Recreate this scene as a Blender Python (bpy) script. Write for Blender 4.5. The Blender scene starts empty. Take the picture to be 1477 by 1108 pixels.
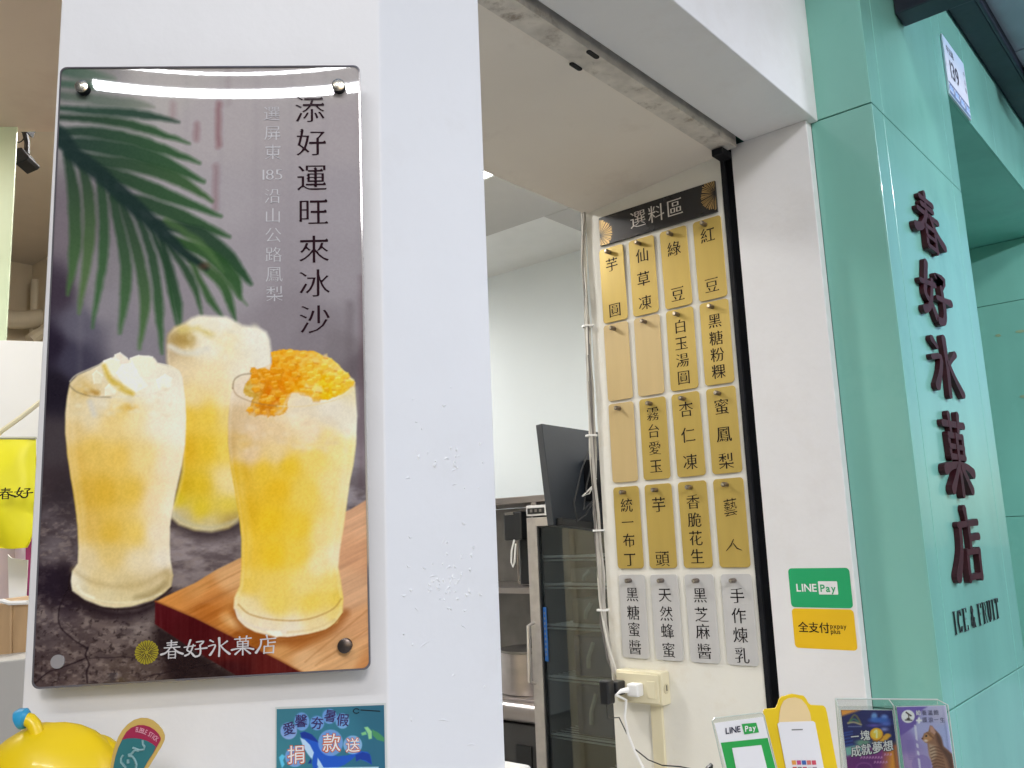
import bpy, bmesh, math, random
import numpy as np
from mathutils import Vector, Matrix

random.seed(7); rng = np.random.default_rng(7)
sc = bpy.context.scene
COL = sc.collection

# ------------------------------------------------------------------ camera
CAM = np.array([0.0, 0.0, 1.55]); F = 1261.75
yaw, pit, rol = (math.radians(a) for a in (40.615, 10.046, -2.279))
fh = np.array([math.cos(yaw), math.sin(yaw), 0]); rr = np.array([math.sin(yaw), -math.cos(yaw), 0]); uu = np.array([0, 0, 1.0])
FW = fh*math.cos(pit) + uu*math.sin(pit); up_ = uu*math.cos(pit) - fh*math.sin(pit)
RT = rr*math.cos(rol) + up_*math.sin(rol); UP = up_*math.cos(rol) - rr*math.sin(rol)
cd = bpy.data.cameras.new('camera'); cam = bpy.data.objects.new('camera', cd); COL.objects.link(cam)
cd.sensor_width = 36; cd.lens = 36*F/1477; cd.clip_start = 0.02; cd.clip_end = 500
M = Matrix(((RT[0], UP[0], -FW[0], CAM[0]), (RT[1], UP[1], -FW[1], CAM[1]), (RT[2], UP[2], -FW[2], CAM[2]), (0, 0, 0, 1)))
cam.matrix_world = M; sc.camera = cam

# ------------------------------------------------------------------ world, sun, exposure
SUN_DIR = Vector((0.50, 0.77, -0.42)).normalized()       # the way the light travels
el = math.asin(-SUN_DIR.z); az = math.atan2(-SUN_DIR.x, -SUN_DIR.y)
W = bpy.data.worlds.new('World'); sc.world = W; W.use_nodes = True
nt = W.node_tree; bg = nt.nodes['Background']
sky = nt.nodes.new('ShaderNodeTexSky'); sky.sky_type = 'NISHITA'; sky.sun_disc = False
sky.sun_elevation = el; sky.sun_rotation = az; sky.air_density = 1.0; sky.dust_density = 1.0; sky.ozone_density = 3.0
nt.links.new(sky.outputs[0], bg.inputs[0]); bg.inputs[1].default_value = 0.125
sd = bpy.data.lights.new('sun', 'SUN'); sun = bpy.data.objects.new('sun', sd); COL.objects.link(sun)
sd.energy = .78; sd.angle = math.radians(9); sd.color = (1.0, 0.965, 0.965)
sun.rotation_euler = SUN_DIR.to_track_quat('-Z', 'Y').to_euler(); sun.location = (-3, -3, 4)
sc.view_settings.view_transform = 'Standard'; sc.view_settings.look = 'None'
sc.view_settings.gamma = 1; sc.view_settings.exposure = 0.20; sc.view_settings.use_curve_mapping = False
sc.cycles.use_denoising = True; sc.cycles.max_bounces = 8; sc.cycles.transparent_max_bounces = 16
sc.cycles.caustics_reflective = False; sc.cycles.caustics_refractive = False
sc.cycles.sample_clamp_indirect = 4.0

# ------------------------------------------------------------------ pixel rays to real planes
def ray(x, y):
    d = FW*F + RT*(x-738.5) - UP*(y-554); return d/np.linalg.norm(d)
def onp(x, y, n, k):
    n = np.array(n, float); d = ray(x, y); return CAM + d*((k - n@CAM)/(n@d))
ax = lambda x, y, k: onp(x, y, (1, 0, 0), k)
ay = lambda x, y, k: onp(x, y, (0, 1, 0), k)
az_ = lambda x, y, k: onp(x, y, (0, 0, 1), k)
Q = math.sqrt(.5)
aw = lambda x, y, k: onp(x, y, (Q, Q, 0), k)             # planes parallel to the chamfered wall, k metres ahead
def proj(P):
    d = P - CAM; z = d@FW; return 738.5 + F*(d@RT)/z, 554 - F*(d@UP)/z
def uwz(u, w, z): return np.array([u*Q + w*Q, -u*Q + w*Q, z])   # u right along the chamfer, w ahead
def uof(P): return (P[0]-P[1])*Q
def lin(c):
    c = np.asarray(c, float)/255.0
    return np.where(c <= .04045, c/12.92, ((c+.055)/1.055)**2.4)

# ------------------------------------------------------------------ materials
MATS = {}
def mat(name, rgb, rough=.6, metal=0, var=.06, scale=12, bump=.0, bscale=60, coat=0, srgb=False, emit=None, spec=.5, ani=None, dirt=None):
    if name in MATS: return MATS[name]
    m = bpy.data.materials.new(name); m.use_nodes = True; MATS[name] = m
    n = m.node_tree.nodes; l = m.node_tree.links; b = n['Principled BSDF']
    c = lin(rgb) if srgb else np.array(rgb, float)
    tc = n.new('ShaderNodeTexCoord'); tx = n.new('ShaderNodeTexNoise'); tx.inputs['Scale'].default_value = scale; tx.inputs['Detail'].default_value = 6
    mp = n.new('ShaderNodeMapping'); l.new(tc.outputs['Object'], mp.inputs[0]); l.new(mp.outputs[0], tx.inputs['Vector'])
    if ani: mp.inputs['Scale'].default_value = ani
    r = n.new('ShaderNodeValToRGB'); l.new(tx.outputs[0], r.inputs[0])
    r.color_ramp.elements[0].position = .3; r.color_ramp.elements[1].position = .7
    r.color_ramp.elements[0].color = (*np.clip(c*(1-var), 0, 1), 1); r.color_ramp.elements[1].color = (*np.clip(c*(1+var), 0, 1), 1)
    out = r.outputs[0]
    if dirt:                                            # (colour, amount, scale): shaped stains
        t2 = n.new('ShaderNodeTexNoise'); t2.inputs['Scale'].default_value = dirt[2]; t2.inputs['Detail'].default_value = 10; t2.inputs['Roughness'].default_value = .7
        l.new(tc.outputs['Object'], t2.inputs['Vector'])
        r2 = n.new('ShaderNodeValToRGB'); l.new(t2.outputs[0], r2.inputs[0]); r2.color_ramp.elements[0].position = .55; r2.color_ramp.elements[1].position = .75
        r2.color_ramp.elements[1].color = (dirt[1],)*3+(1,)
        mx = n.new('ShaderNodeMix'); mx.data_type = 'RGBA'; l.new(r2.outputs[0], mx.inputs[0]); l.new(out, mx.inputs[6]); mx.inputs[7].default_value = (*dirt[0], 1); out = mx.outputs[2]
    l.new(out, b.inputs['Base Color'])
    b.inputs['Roughness'].default_value = rough; b.inputs['Metallic'].default_value = metal
    b.inputs['Specular IOR Level'].default_value = spec
    if coat: b.inputs['Coat Weight'].default_value = coat; b.inputs['Coat Roughness'].default_value = .04
    if bump:
        t3 = n.new('ShaderNodeTexNoise'); t3.inputs['Scale'].default_value = bscale; t3.inputs['Detail'].default_value = 5; l.new(mp.outputs[0], t3.inputs['Vector'])
        bp = n.new('ShaderNodeBump'); bp.inputs['Strength'].default_value = bump; bp.inputs['Distance'].default_value = .004
        l.new(t3.outputs[0], bp.inputs['Height']); l.new(bp.outputs[0], b.inputs['Normal'])
    if emit is not None:
        b.inputs['Emission Color'].default_value = (*emit[:3], 1); b.inputs['Emission Strength'].default_value = emit[3]
    return m
def mat_clear(name, tint=(.95, .97, .97), fac=.08, edge=.5, rough=.03):
    if name in MATS: return MATS[name]
    m = bpy.data.materials.new(name); m.use_nodes = True; MATS[name] = m
    n = m.node_tree.nodes; l = m.node_tree.links; n.clear()
    o = n.new('ShaderNodeOutputMaterial'); mx = n.new('ShaderNodeMixShader'); tr = n.new('ShaderNodeBsdfTransparent'); gl = n.new('ShaderNodeBsdfGlossy')
    lw = n.new('ShaderNodeLayerWeight'); lw.inputs[0].default_value = .35
    mr = n.new('ShaderNodeMapRange'); mr.inputs[3].default_value = fac; mr.inputs[4].default_value = edge
    l.new(lw.outputs['Fresnel'], mr.inputs[0]); l.new(mr.outputs[0], mx.inputs[0])
    tr.inputs[0].default_value = (*tint, 1); gl.inputs[0].default_value = (.9, .93, .93, 1); gl.inputs[1].default_value = rough
    l.new(tr.outputs[0], mx.inputs[1]); l.new(gl.outputs[0], mx.inputs[2]); l.new(mx.outputs[0], o.inputs[0])
    return m
def mat_print(name, rough=.5, coat=0, spec=.4):
    if name in MATS: return MATS[name]
    m = bpy.data.materials.new(name); m.use_nodes = True; MATS[name] = m
    n = m.node_tree.nodes; l = m.node_tree.links; b = n['Principled BSDF']
    a = n.new('ShaderNodeAttribute'); a.attribute_name = 'Col'
    tc = n.new('ShaderNodeTexCoord'); tx = n.new('ShaderNodeTexNoise'); tx.inputs['Scale'].default_value = 900; l.new(tc.outputs['Object'], tx.inputs['Vector'])
    mr = n.new('ShaderNodeMapRange'); mr.inputs[3].default_value = .97; mr.inputs[4].default_value = 1.03; l.new(tx.outputs[0], mr.inputs[0])
    mx = n.new('ShaderNodeMix'); mx.data_type = 'RGBA'; mx.blend_type = 'MULTIPLY'; mx.inputs[0].default_value = 1
    l.new(a.outputs[0], mx.inputs[6]); l.new(mr.outputs[0], mx.inputs[7]); l.new(mx.outputs[2], b.inputs['Base Color'])
    b.inputs['Roughness'].default_value = rough; b.inputs['Specular IOR Level'].default_value = 0 if coat else spec
    b.inputs['Coat Weight'].default_value = coat; b.inputs['Coat Roughness'].default_value = .015; b.inputs['Coat IOR'].default_value = 1.5
    return m

# ------------------------------------------------------------------ mesh helpers
class MB:
    def __init__(s): s.v = []; s.f = []
    def add(s, vs, fs):
        o = len(s.v); s.v += [tuple(map(float, v)) for v in vs]; s.f += [tuple(o+i for i in f) for f in fs]; return s
    def box(s, a, b):
        (x0, y0, z0), (x1, y1, z1) = a, b
        return s.hexa([(x0,y0,z0),(x1,y0,z0),(x1,y1,z0),(x0,y1,z0)], [(x0,y0,z1),(x1,y0,z1),(x1,y1,z1),(x0,y1,z1)])
    def hexa(s, lo, hi): return s.add(list(lo)+list(hi), [(3,2,1,0),(4,5,6,7),(0,1,5,4),(1,2,6,5),(2,3,7,6),(3,0,4,7)])
    def wbox(s, u0, u1, w0, w1, z0, z1):
        c = [(u0,w0),(u1,w0),(u1,w1),(u0,w1)]
        return s.hexa([uwz(u,w,z0) for u,w in c], [uwz(u,w,z1) for u,w in c])
    def prism(s, poly, d):                               # closed 3D polygon pushed along vector d
        n = len(poly); P = [np.array(p, float) for p in poly]; d = np.array(d, float)
        s.add(P+[p+d for p in P], [tuple(range(n))[::-1], tuple(range(n, 2*n))]+[(i, (i+1)%n, n+(i+1)%n, n+i) for i in range(n)]); return s
    def tube(s, pts, r, n=8, cap=True):
        P = [np.array(p, float) for p in pts]; rs = r if hasattr(r, '__len__') else [r]*len(P); o = len(s.v); prev = None
        for i, p in enumerate(P):
            t = P[min(i+1, len(P)-1)]-P[max(i-1, 0)]; t /= max(np.linalg.norm(t), 1e-9)
            if prev is None:
                a = np.array([0, 0, 1.0]) if abs(t[2]) < .9 else np.array([1.0, 0, 0]); e = np.cross(t, a)
            else: e = prev - t*(prev@t)
            e /= np.linalg.norm(e); g = np.cross(t, e); prev = e
            for k in range(n):
                q = 2*math.pi*k/n; s.v.append(tuple(p+rs[i]*(e*math.cos(q)+g*math.sin(q))))
        for i in range(len(P)-1):
            for k in range(n): s.f.append((o+i*n+k, o+i*n+(k+1)%n, o+(i+1)*n+(k+1)%n, o+(i+1)*n+k))
        if cap: s.f.append(tuple(o+k for k in range(n))[::-1]); s.f.append(tuple(o+(len(P)-1)*n+k for k in range(n)))
        return s
LOC = {}
def obj(name, mb, m, parent=None, bevel=0, smooth=False, seg=2, fix=True):
    me = bpy.data.meshes.new(name)
    o0 = LOC.get(parent.name, Vector((0,0,0))) if parent else None
    if parent is None:
        V = np.array(mb.v); o0 = Vector(((V[:,0].min()+V[:,0].max())/2, (V[:,1].min()+V[:,1].max())/2, V[:,2].min()))
    me.from_pydata([tuple(Vector(v)-o0) for v in mb.v], [], mb.f)
    if fix:
        bm = bmesh.new(); bm.from_mesh(me); bmesh.ops.recalc_face_normals(bm, faces=bm.faces)
        if bevel: bmesh.ops.bevel(bm, geom=[e for e in bm.edges if len(e.link_faces) == 2 and e.calc_face_angle(0) > .6], offset=bevel, segments=seg, affect='EDGES', profile=.5)
        bm.to_mesh(me); bm.free()
    if smooth:
        for p in me.polygons: p.use_smooth = True
        if hasattr(me, 'set_sharp_from_angle'): me.set_sharp_from_angle(angle=math.radians(35))
    me.materials.append(m)
    o = bpy.data.objects.new(name, me); COL.objects.link(o)
    if parent: o.parent = parent; LOC[o.name] = LOC[parent.name]
    else: o.location = o0; LOC[o.name] = o0.copy()
    return o
def tag(o, label=None, cat=None, group=None, kind=None):
    if label: o['label'] = label
    if cat: o['category'] = cat
    if group: o['group'] = group
    if kind: o['kind'] = kind
    return o
def thing(name, loc, label, cat, group=None):
    o = bpy.data.objects.new(name, None); o.empty_display_size = .05; COL.objects.link(o); o.location = Vector(loc); LOC[o.name] = Vector(loc)
    return tag(o, label, cat, group)

# ------------------------------------------------------------------ lettering
GL = {}
CHARS = '添好運旺來冰沙選屏東185沿山公路鳳梨料區芋圓仙草凍綠豆紅白玉湯黑糖粉粿霧台愛杏仁蜜統一布丁頭香脆花生藝人醬天然蜂芝麻手作煉乳LINEPaypxpayplus全支付139成就夢想塊養溫飽護浪給BUBLESTICK馨夯暑假捐款送路中正號春店'
def load_glyphs():
    tmp = []
    for ch in sorted(set(CHARS)):
        cu = bpy.data.curves.new('glyph', 'FONT'); cu.body = ch; cu.size = 1; cu.resolution_u = 3
        o = bpy.data.objects.new('glyph', cu); COL.objects.link(o); tmp.append((ch, o, cu))
    bpy.context.view_layer.update(); dg = bpy.context.evaluated_depsgraph_get()
    for ch, o, cu in tmp:
        me = o.evaluated_get(dg).to_mesh(); V = np.array([v.co[:2] for v in me.vertices]) if len(me.vertices) else np.zeros((0, 2))
        Fc = [tuple(p.vertices) for p in me.polygons]
        GL[ch] = (V, Fc)
    for ch, o, cu in tmp: o.to_mesh_clear(); bpy.data.objects.remove(o); bpy.data.curves.remove(cu)
load_glyphs()
def glyph(ch, dx=0, dy=0):                              # outline moved by (dx,dy) along its normals: Ming (dy<0) or bold
    V, Fc = GL[ch]; V = V.copy()
    if dy < -.012 and ch in '圓醬霧黑鳳糖麻藝選區綠運蜜粿': dy = max(dy, -.014)
    if not len(V): return V, Fc
    if dx or dy:
        # weld duplicates, find border edges
        key = {}; idx = []
        for v in V:
            k = (round(v[0], 5), round(v[1], 5)); key.setdefault(k, len(key)); idx.append(key[k])
        cnt = {}
        for f in Fc:
            A = 0.0
            for i in range(len(f)): p, q = V[f[i]], V[f[(i+1)%len(f)]]; A += p[0]*q[1]-q[0]*p[1]
            g = f if A > 0 else f[::-1]
            for i in range(len(g)):
                a, b = g[i], g[(i+1)%len(g)]; cnt.setdefault((min(idx[a], idx[b]), max(idx[a], idx[b])), []).append((a, b))
        N = np.zeros((len(key), 2))
        for k, L in cnt.items():
            if len(L) == 1:
                a, b = L[0]; e = V[b]-V[a]; ln = np.linalg.norm(e)
                if ln < 1e-9: continue
                nn = np.array([e[1], -e[0]])/ln
                N[idx[a]] += nn; N[idx[b]] += nn
        for i in range(len(V)):
            m_ = N[idx[i]]; ln = np.linalg.norm(m_)
            if ln > 1e-6: m_ = m_/max(ln, 1e-6); V[i] += (m_[0]*dx, m_[1]*dy)
    return V, Fc
def uroko(ch):                                          # triangular stroke ends of Ming type
    V, Fc = GL[ch]; key = {}; idx = []; cnt = {}; out = []
    for v in V:
        k = (round(v[0], 5), round(v[1], 5)); key.setdefault(k, len(key)); idx.append(key[k])
    for f in Fc:
        A = sum(V[f[i]][0]*V[f[(i+1) % len(f)]][1]-V[f[(i+1) % len(f)]][0]*V[f[i]][1] for i in range(len(f))); g = f if A > 0 else f[::-1]
        for i in range(len(g)):
            a, b = g[i], g[(i+1) % len(g)]; cnt.setdefault((min(idx[a], idx[b]), max(idx[a], idx[b])), []).append((a, b))
    for L in cnt.values():
        if len(L) == 1:
            a, b = V[L[0][0]], V[L[0][1]]; e = b-a
            if abs(e[0]) < .012 and .045 < e[1] < .095: out.append((a[0], (a[1]+b[1])/2))
    return out
def fit(chars, dx=0, dy=0, adv=None):                   # a line of characters -> verts centred on the CJK box, faces
    MBv = []; MBf = []; x = 0
    for ch in chars:
        if ch == ' ': x += .3; continue
        V, Fc = glyph(ch, dx, dy)
        if not len(V): x += .5; continue
        cjk = ord(ch) > 0x2000
        if cjk:
            if dy < -.01 and dx > -.011:
                V = V.copy(); Fc = list(Fc)
                for (ux, uy) in uroko(ch):
                    o2 = len(V); V = np.vstack([V, [(ux-.105, uy+.012), (ux+.012, uy-.012), (ux+.004, uy+.012), (ux-.035, uy+.062)]]); Fc.append((o2, o2+1, o2+2, o2+3))
            w = 1.0; V = V.copy(); c0 = (V[:,0].min()+V[:,0].max())/2; V[:,0] += .5 - c0
        else:
            V = V.copy(); w = V[:,0].max()-V[:,0].min()+.09; V[:,0] -= V[:,0].min()-.045
        o = len(MBv); MBv += [(v[0]+x, v[1]) for v in V]; MBf += [tuple(o+i for i in f) for f in Fc]; x += (adv or w)
    return MBv, MBf, x
def write(mb, text, origin, ex, ey, size, dx=0, dy=0, sx=1.0, center=True, off=None, exact=False):
    V, Fc, L = fit(text, dx, dy)
    if not V: return
    V = np.array(V)
    if exact: cy = (V[:,1].min()+V[:,1].max())/2
    else: cy = .32
    cx = (V[:,0].min()+V[:,0].max())/2 if center else 0
    o = np.array(origin, float) + (0 if off is None else np.array(off))
    s = size/ (0.92 if ord(text[0]) > 0x2000 else .73)
    mb.add([o + ex*(v[0]-cx)*s*sx + ey*(v[1]-cy)*s for v in V], Fc)

# calligraphic strokes of the five sign characters, unit box, y up: (points, widths)
SG = {
 '春': [([(.47,1.0),(.46,.6)],[.05,.05]),([(.28,.87),(.72,.88)],[.05,.06]),([(.30,.75),(.70,.76)],[.05,.055]),([(.16,.61),(.84,.62)],[.05,.06]),
        ([(.42,.62),(.34,.46),(.2,.32),(.03,.26)],[.05,.055,.07,.09]),([(.55,.62),(.66,.46),(.8,.33),(.98,.24)],[.045,.055,.08,.09]),
        ([(.36,.4),(.36,.03)],[.05,.05]),([(.66,.4),(.66,.03)],[.05,.05]),([(.36,.39),(.66,.39)],[.045,.045]),([(.36,.22),(.66,.22)],[.04,.04]),([(.36,.05),(.66,.05)],[.045,.045])],
 '好': [([(.27,.98),(.17,.62),(.13,.42),(.3,.3),(.44,.1)],[.07,.06,.055,.06,.08]),([(.4,.72),(.32,.42),(.2,.22),(.04,.14)],[.05,.055,.06,.08]),([(.0,.6),(.48,.66)],[.05,.055]),
        ([(.55,.85),(.86,.87),(.7,.66)],[.055,.06,.055]),([(.7,.68),(.73,.3),(.66,.1),(.5,.06)],[.055,.06,.07,.08]),([(.5,.46),(1.0,.5)],[.05,.075])],
 '氷': [([(.1,.9),(.24,.8)],[.075,.05]),([(.03,.58),(.32,.64),(.26,.38),(.1,.1)],[.055,.055,.06,.09]),([(.5,1.0),(.52,.5),(.5,.0)],[.085,.06,.065]),
        ([(.86,.8),(.6,.58)],[.07,.04]),([(.56,.6),(.72,.36),(.97,.1)],[.045,.06,.09])],
 '菓': [([(.14,.88),(.88,.9)],[.05,.055]),([(.36,1.0),(.38,.8)],[.06,.045]),([(.68,1.02),(.64,.8)],[.06,.045]),
        ([(.27,.74),(.28,.46)],[.05,.05]),([(.75,.74),(.74,.46)],[.05,.05]),([(.27,.74),(.75,.74)],[.045,.045]),([(.27,.6),(.75,.6)],[.04,.04]),([(.27,.47),(.75,.47)],[.045,.045]),
        ([(.02,.3),(.3,.36),(.72,.36),(.98,.28)],[.08,.05,.05,.08]),([(.51,.74),(.51,.0)],[.05,.055]),([(.45,.34),(.18,.06)],[.05,.075]),([(.57,.34),(.84,.06)],[.05,.075])],
 '店': [([(.52,1.02),(.55,.86)],[.075,.05]),([(.24,.8),(.92,.83)],[.05,.06]),([(.28,.8),(.24,.45),(.05,.1)],[.055,.06,.1]),
        ([(.58,.74),(.58,.42)],[.055,.05]),([(.6,.6),(.9,.62)],[.05,.065]),([(.42,.42),(.4,.03)],[.055,.055]),([(.84,.42),(.82,.03)],[.055,.055]),([(.42,.41),(.84,.41)],[.05,.05]),([(.4,.06),(.82,.06)],[.05,.05])],
}
def brush(mb, key, origin, ex, ey, w, h, nrm, thick, fat=1.0):
    """strokes as rounded bars; nrm points to the viewer"""
    o = np.array(origin, float); nrm = np.array(nrm, float)
    for si, (pts, ws) in enumerate(SG[key]):
        P = np.array(pts, float); ws = np.array(ws, float)
        if len(P) == 2: P = np.array([P[0], (P[0]+P[1])/2, P[1]]); ws = np.array([ws[0], (ws[0]+ws[1])*.43, ws[1]])
        t_ = np.linspace(0, len(P)-1, (len(P)-1)*3+1); Q_ = []
        for q in t_:
            i = min(int(q), len(P)-2); f = q-i; p0, p1, p2, p3 = P[max(i-1, 0)], P[i], P[i+1], P[min(i+2, len(P)-1)]
            Q_.append(.5*((2*p1)+(-p0+p2)*f+(2*p0-5*p1+4*p2-p3)*f*f+(-p0+3*p1-3*p2+p3)*f**3))
        ws = np.interp(t_, np.arange(len(P)), ws); P = np.array(Q_); n = len(P)
        L = []; R = []
        for i in range(n):
            t = P[min(i+1, n-1)]-P[max(i-1, 0)]; t = t/np.linalg.norm(t); q = np.array([-t[1], t[0]])
            L.append(P[i]+q*ws[i]*fat); R.append(P[i]-q*ws[i]*fat)
        def capp(c, t, r):
            a = math.atan2(t[1], t[0]); return [c+np.array([math.cos(a+b), math.sin(a+b)])*r for b in (math.radians(65), math.radians(35), 0, math.radians(-35), math.radians(-65))]
        t1 = P[-1]-P[-2]; t0 = P[0]-P[1]
        out = L + capp(P[-1], t1, ws[-1]*fat) + R[::-1] + capp(P[0], t0, ws[0]*fat)
        lift = .0003*si if thick > .002 else .00004*si
        def T(p, z): return o + ex*(p[0]-.5)*w + ey*(p[1]-.5)*h + nrm*z
        m = len(out)
        if thick > 0:
            top = [T(p, thick+lift) for p in out]; bot = [T(p, 0) for p in out]
            inn = []
            c = np.mean(out, axis=0)
            mb.add(top+bot, [(i, (i+1)%m, m+(i+1)%m, m+i) for i in range(m)])
            tops = [T(p, thick+lift) for p in L+R]; k = len(L)
            mb.add([T(p, thick+lift) for p in out], [tuple(range(m))])
        else: mb.add([T(p, lift) for p in out], [tuple(range(m))])

# ------------------------------------------------------------------ printed pictures, painted per vertex in code
class Canvas:
    def __init__(s, nx, ny, pos):                       # pos(u,v) -> xyz; u,v in 0..1 from the top left
        s.nx, s.ny = nx, ny; u = np.linspace(0, 1, nx); v = np.linspace(0, 1, ny); U, V = np.meshgrid(u, v); s.U, s.V = U, V
        s.P = pos(U, V); d = s.P - CAM; z = d@FW
        s.X = 738.5 + F*(d@RT)/z; s.Y = 554 - F*(d@UP)/z
        s.C = np.zeros((ny, nx, 3))
    def noise(s, sx, sy=None, seed=0, oct=3, rot=0):
        sy = sy or sx; r = np.random.default_rng(seed); out = 0; amp = 1; tot = 0
        X = s.X*math.cos(rot)+s.Y*math.sin(rot); Y = -s.X*math.sin(rot)+s.Y*math.cos(rot)
        for k in range(oct):
            T = r.random((64, 64)); a = X/sx*2**k; b = Y/sy*2**k; i = np.floor(a).astype(int); j = np.floor(b).astype(int)
            fa = a-i; fb = b-j; fa = fa*fa*(3-2*fa); fb = fb*fb*(3-2*fb)
            g = lambda p, q: T[q % 64, p % 64]
            out = out+amp*((g(i,j)*(1-fa)+g(i+1,j)*fa)*(1-fb)+(g(i,j+1)*(1-fa)+g(i+1,j+1)*fa)*fb); tot += amp; amp *= .55
        return out/tot*2-1
    def fill(s, pts, soft=.05, sig=60):               # smooth colour field from control points
        num = 0; den = 0
        for x, y, c in pts:
            d2 = (s.X-x)**2+(s.Y-y)**2; w = 1/(d2/(sig*sig)+soft)**2; num = num+w[..., None]*np.array(c, float); den = den+w
        return num/den[..., None]
    def put(s, m, c, op=1.0):
        m = np.clip(m, 0, 1)*op; c = np.array(c, float) if not isinstance(c, np.ndarray) or c.ndim == 1 else c
        s.C += m[..., None]*(c - s.C)
    def sd(s, poly):
        P = np.array(poly, float); n = len(P); X, Y = s.X, s.Y; D = np.full(X.shape, 1e9); ins = np.zeros(X.shape, bool)
        for i in range(n):
            a = P[i]; b = P[(i+1) % n]; e = b-a; L = max(e@e, 1e-9)
            t = np.clip(((X-a[0])*e[0]+(Y-a[1])*e[1])/L, 0, 1); D = np.minimum(D, (X-a[0]-t*e[0])**2+(Y-a[1]-t*e[1])**2)
            if abs(e[1]) > 1e-9:
                c = ((a[1] > Y) != (b[1] > Y)) & (X < e[0]*(Y-a[1])/e[1]+a[0]); ins ^= c
        D = np.sqrt(D); return np.where(ins, -D, D)
    def poly(s, poly, c, blur=1.2, op=1.0, wob=0, seed=1, ws=8):
        d = s.sd(poly)
        if wob: d = d + wob*s.noise(ws, seed=seed)
        m = np.clip(.5-d/(2*blur), 0, 1); s.put(m, c, op); return m
    def stroke(s, pts, ws, c, blur=1.2, op=1.0, smooth=True):
        P = np.array(pts, float); Wd = np.array(ws if hasattr(ws, '__len__') else [ws]*len(P), float)
        if smooth and len(P) > 2:
            t = np.arange(len(P)); tt = np.linspace(0, len(P)-1, (len(P)-1)*5+1); out = []
            for q in tt:
                i = min(int(q), len(P)-2); f = q-i; p0 = P[max(i-1, 0)]; p1 = P[i]; p2 = P[i+1]; p3 = P[min(i+2, len(P)-1)]
                out.append(.5*((2*p1)+(-p0+p2)*f+(2*p0-5*p1+4*p2-p3)*f*f+(-p0+3*p1-3*p2+p3)*f**3))
            Wd = np.interp(tt, t, Wd); P = np.array(out)
        pad = Wd.max()+blur*2+2
        ok = (s.X > P[:,0].min()-pad) & (s.X < P[:,0].max()+pad) & (s.Y > P[:,1].min()-pad) & (s.Y < P[:,1].max()+pad)
        if not ok.any(): return
        X = s.X[ok]; Y = s.Y[ok]; D = np.full(X.shape, 1e9); TT = np.zeros(X.shape)
        for i in range(len(P)-1):
            a = P[i]; e = P[i+1]-a; L = max(e@e, 1e-9); t = np.clip(((X-a[0])*e[0]+(Y-a[1])*e[1])/L, 0, 1)
            d = np.hypot(X-a[0]-t*e[0], Y-a[1]-t*e[1])-(Wd[i]+t*(Wd[i+1]-Wd[i])); bt = d < D; D = np.where(bt, d, D); TT = np.where(bt, (i+t)/(len(P)-1), TT)
        m = np.clip(.5-D/(2*blur), 0, 1)*op
        if isinstance(c, tuple) and isinstance(c[0], tuple): cc = np.array(c[0], float)+(np.array(c[1], float)-np.array(c[0], float))*TT[:, None]
        else: cc = np.array(c, float)
        s.C[ok] += m[:, None]*(cc-s.C[ok])
    def ell(s, x, y, rx, ry, c, blur=1.2, op=1.0, rot=0):
        a = math.radians(rot); dx = (s.X-x)*math.cos(a)+(s.Y-y)*math.sin(a); dy = -(s.X-x)*math.sin(a)+(s.Y-y)*math.cos(a)
        d = (np.sqrt((dx/rx)**2+(dy/ry)**2)-1)*min(rx, ry); m = np.clip(.5-d/(2*blur), 0, 1); s.put(m, c, op); return m
    def build(s, name, m, parent, gain=1.0, keep=None):
        nx, ny = s.nx, s.ny; me = bpy.data.meshes.new(name); o0 = np.array(LOC[parent.name])
        V = (s.P-o0).reshape(-1, 3); me.vertices.add(nx*ny); me.vertices.foreach_set('co', V.astype(np.float32).ravel())
        i = np.arange(nx*ny).reshape(ny, nx); q = np.stack([i[1:,:-1], i[1:,1:], i[:-1,1:], i[:-1,:-1]], -1).reshape(-1, 4)
        if keep is not None: q = q[keep(s.U[:-1,:-1].ravel(), s.V[:-1,:-1].ravel())]
        me.loops.add(q.size); me.loops.foreach_set('vertex_index', q.astype(np.int32).ravel())
        me.polygons.add(len(q)); me.polygons.foreach_set('loop_start', (np.arange(len(q))*4).astype(np.int32)); me.polygons.foreach_set('loop_total', np.full(len(q), 4, np.int32))
        me.update(calc_edges=True)
        for p_ in ('use_smooth',): me.polygons.foreach_set(p_, np.ones(len(q), bool))
        L = np.clip(lin(np.clip(s.C, 0, 255))*gain, 0, .95); A = np.concatenate([L, np.ones((ny, nx, 1))], -1).astype(np.float32)
        at = me.color_attributes.new('Col', 'FLOAT_COLOR', 'POINT'); at.data.foreach_set('color', A.ravel())
        me.materials.append(m); me.update(); me.validate()
        o = bpy.data.objects.new(name, me); COL.objects.link(o); o.parent = parent; LOC[o.name] = LOC[parent.name]; return o

# ================================================================== palette
WHITE = mat('white_painted_plaster', (.79, .785, .785), .55, var=.02, scale=5, bump=.45, bscale=16, dirt=((.66, .63, .60), .45, 3))
WHITE2 = mat('white_painted_plaster_inside', (.78, .78, .76), .6, var=.02, scale=3, bump=.1, bscale=10)
WARM = mat('cream_painted_plaster', (.72, .62, .45), .6, var=.04, scale=3, bump=.1, bscale=12)
SOFF = mat('soffit_paint', (.80, .74, .66), .6, var=.03, scale=4, bump=.1, bscale=18, dirt=((.45, .36, .27), .3, 5))
TEAL = mat('teal_gloss_paint', (.20, .49, .41), .26, var=.12, scale=3.0, bump=.16, bscale=5, coat=.4, ani=(1.4, 1.4, .35), dirt=((.13, .41, .34), .55, 4))
TEALD = mat('teal_joint', (.05, .19, .15), .6)
BLACK = mat('black_plastic', (.012, .013, .015), .35, var=.2)
BLACKM = mat('black_metal', (.008, .009, .012), .55, var=.3, spec=.2)
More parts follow.
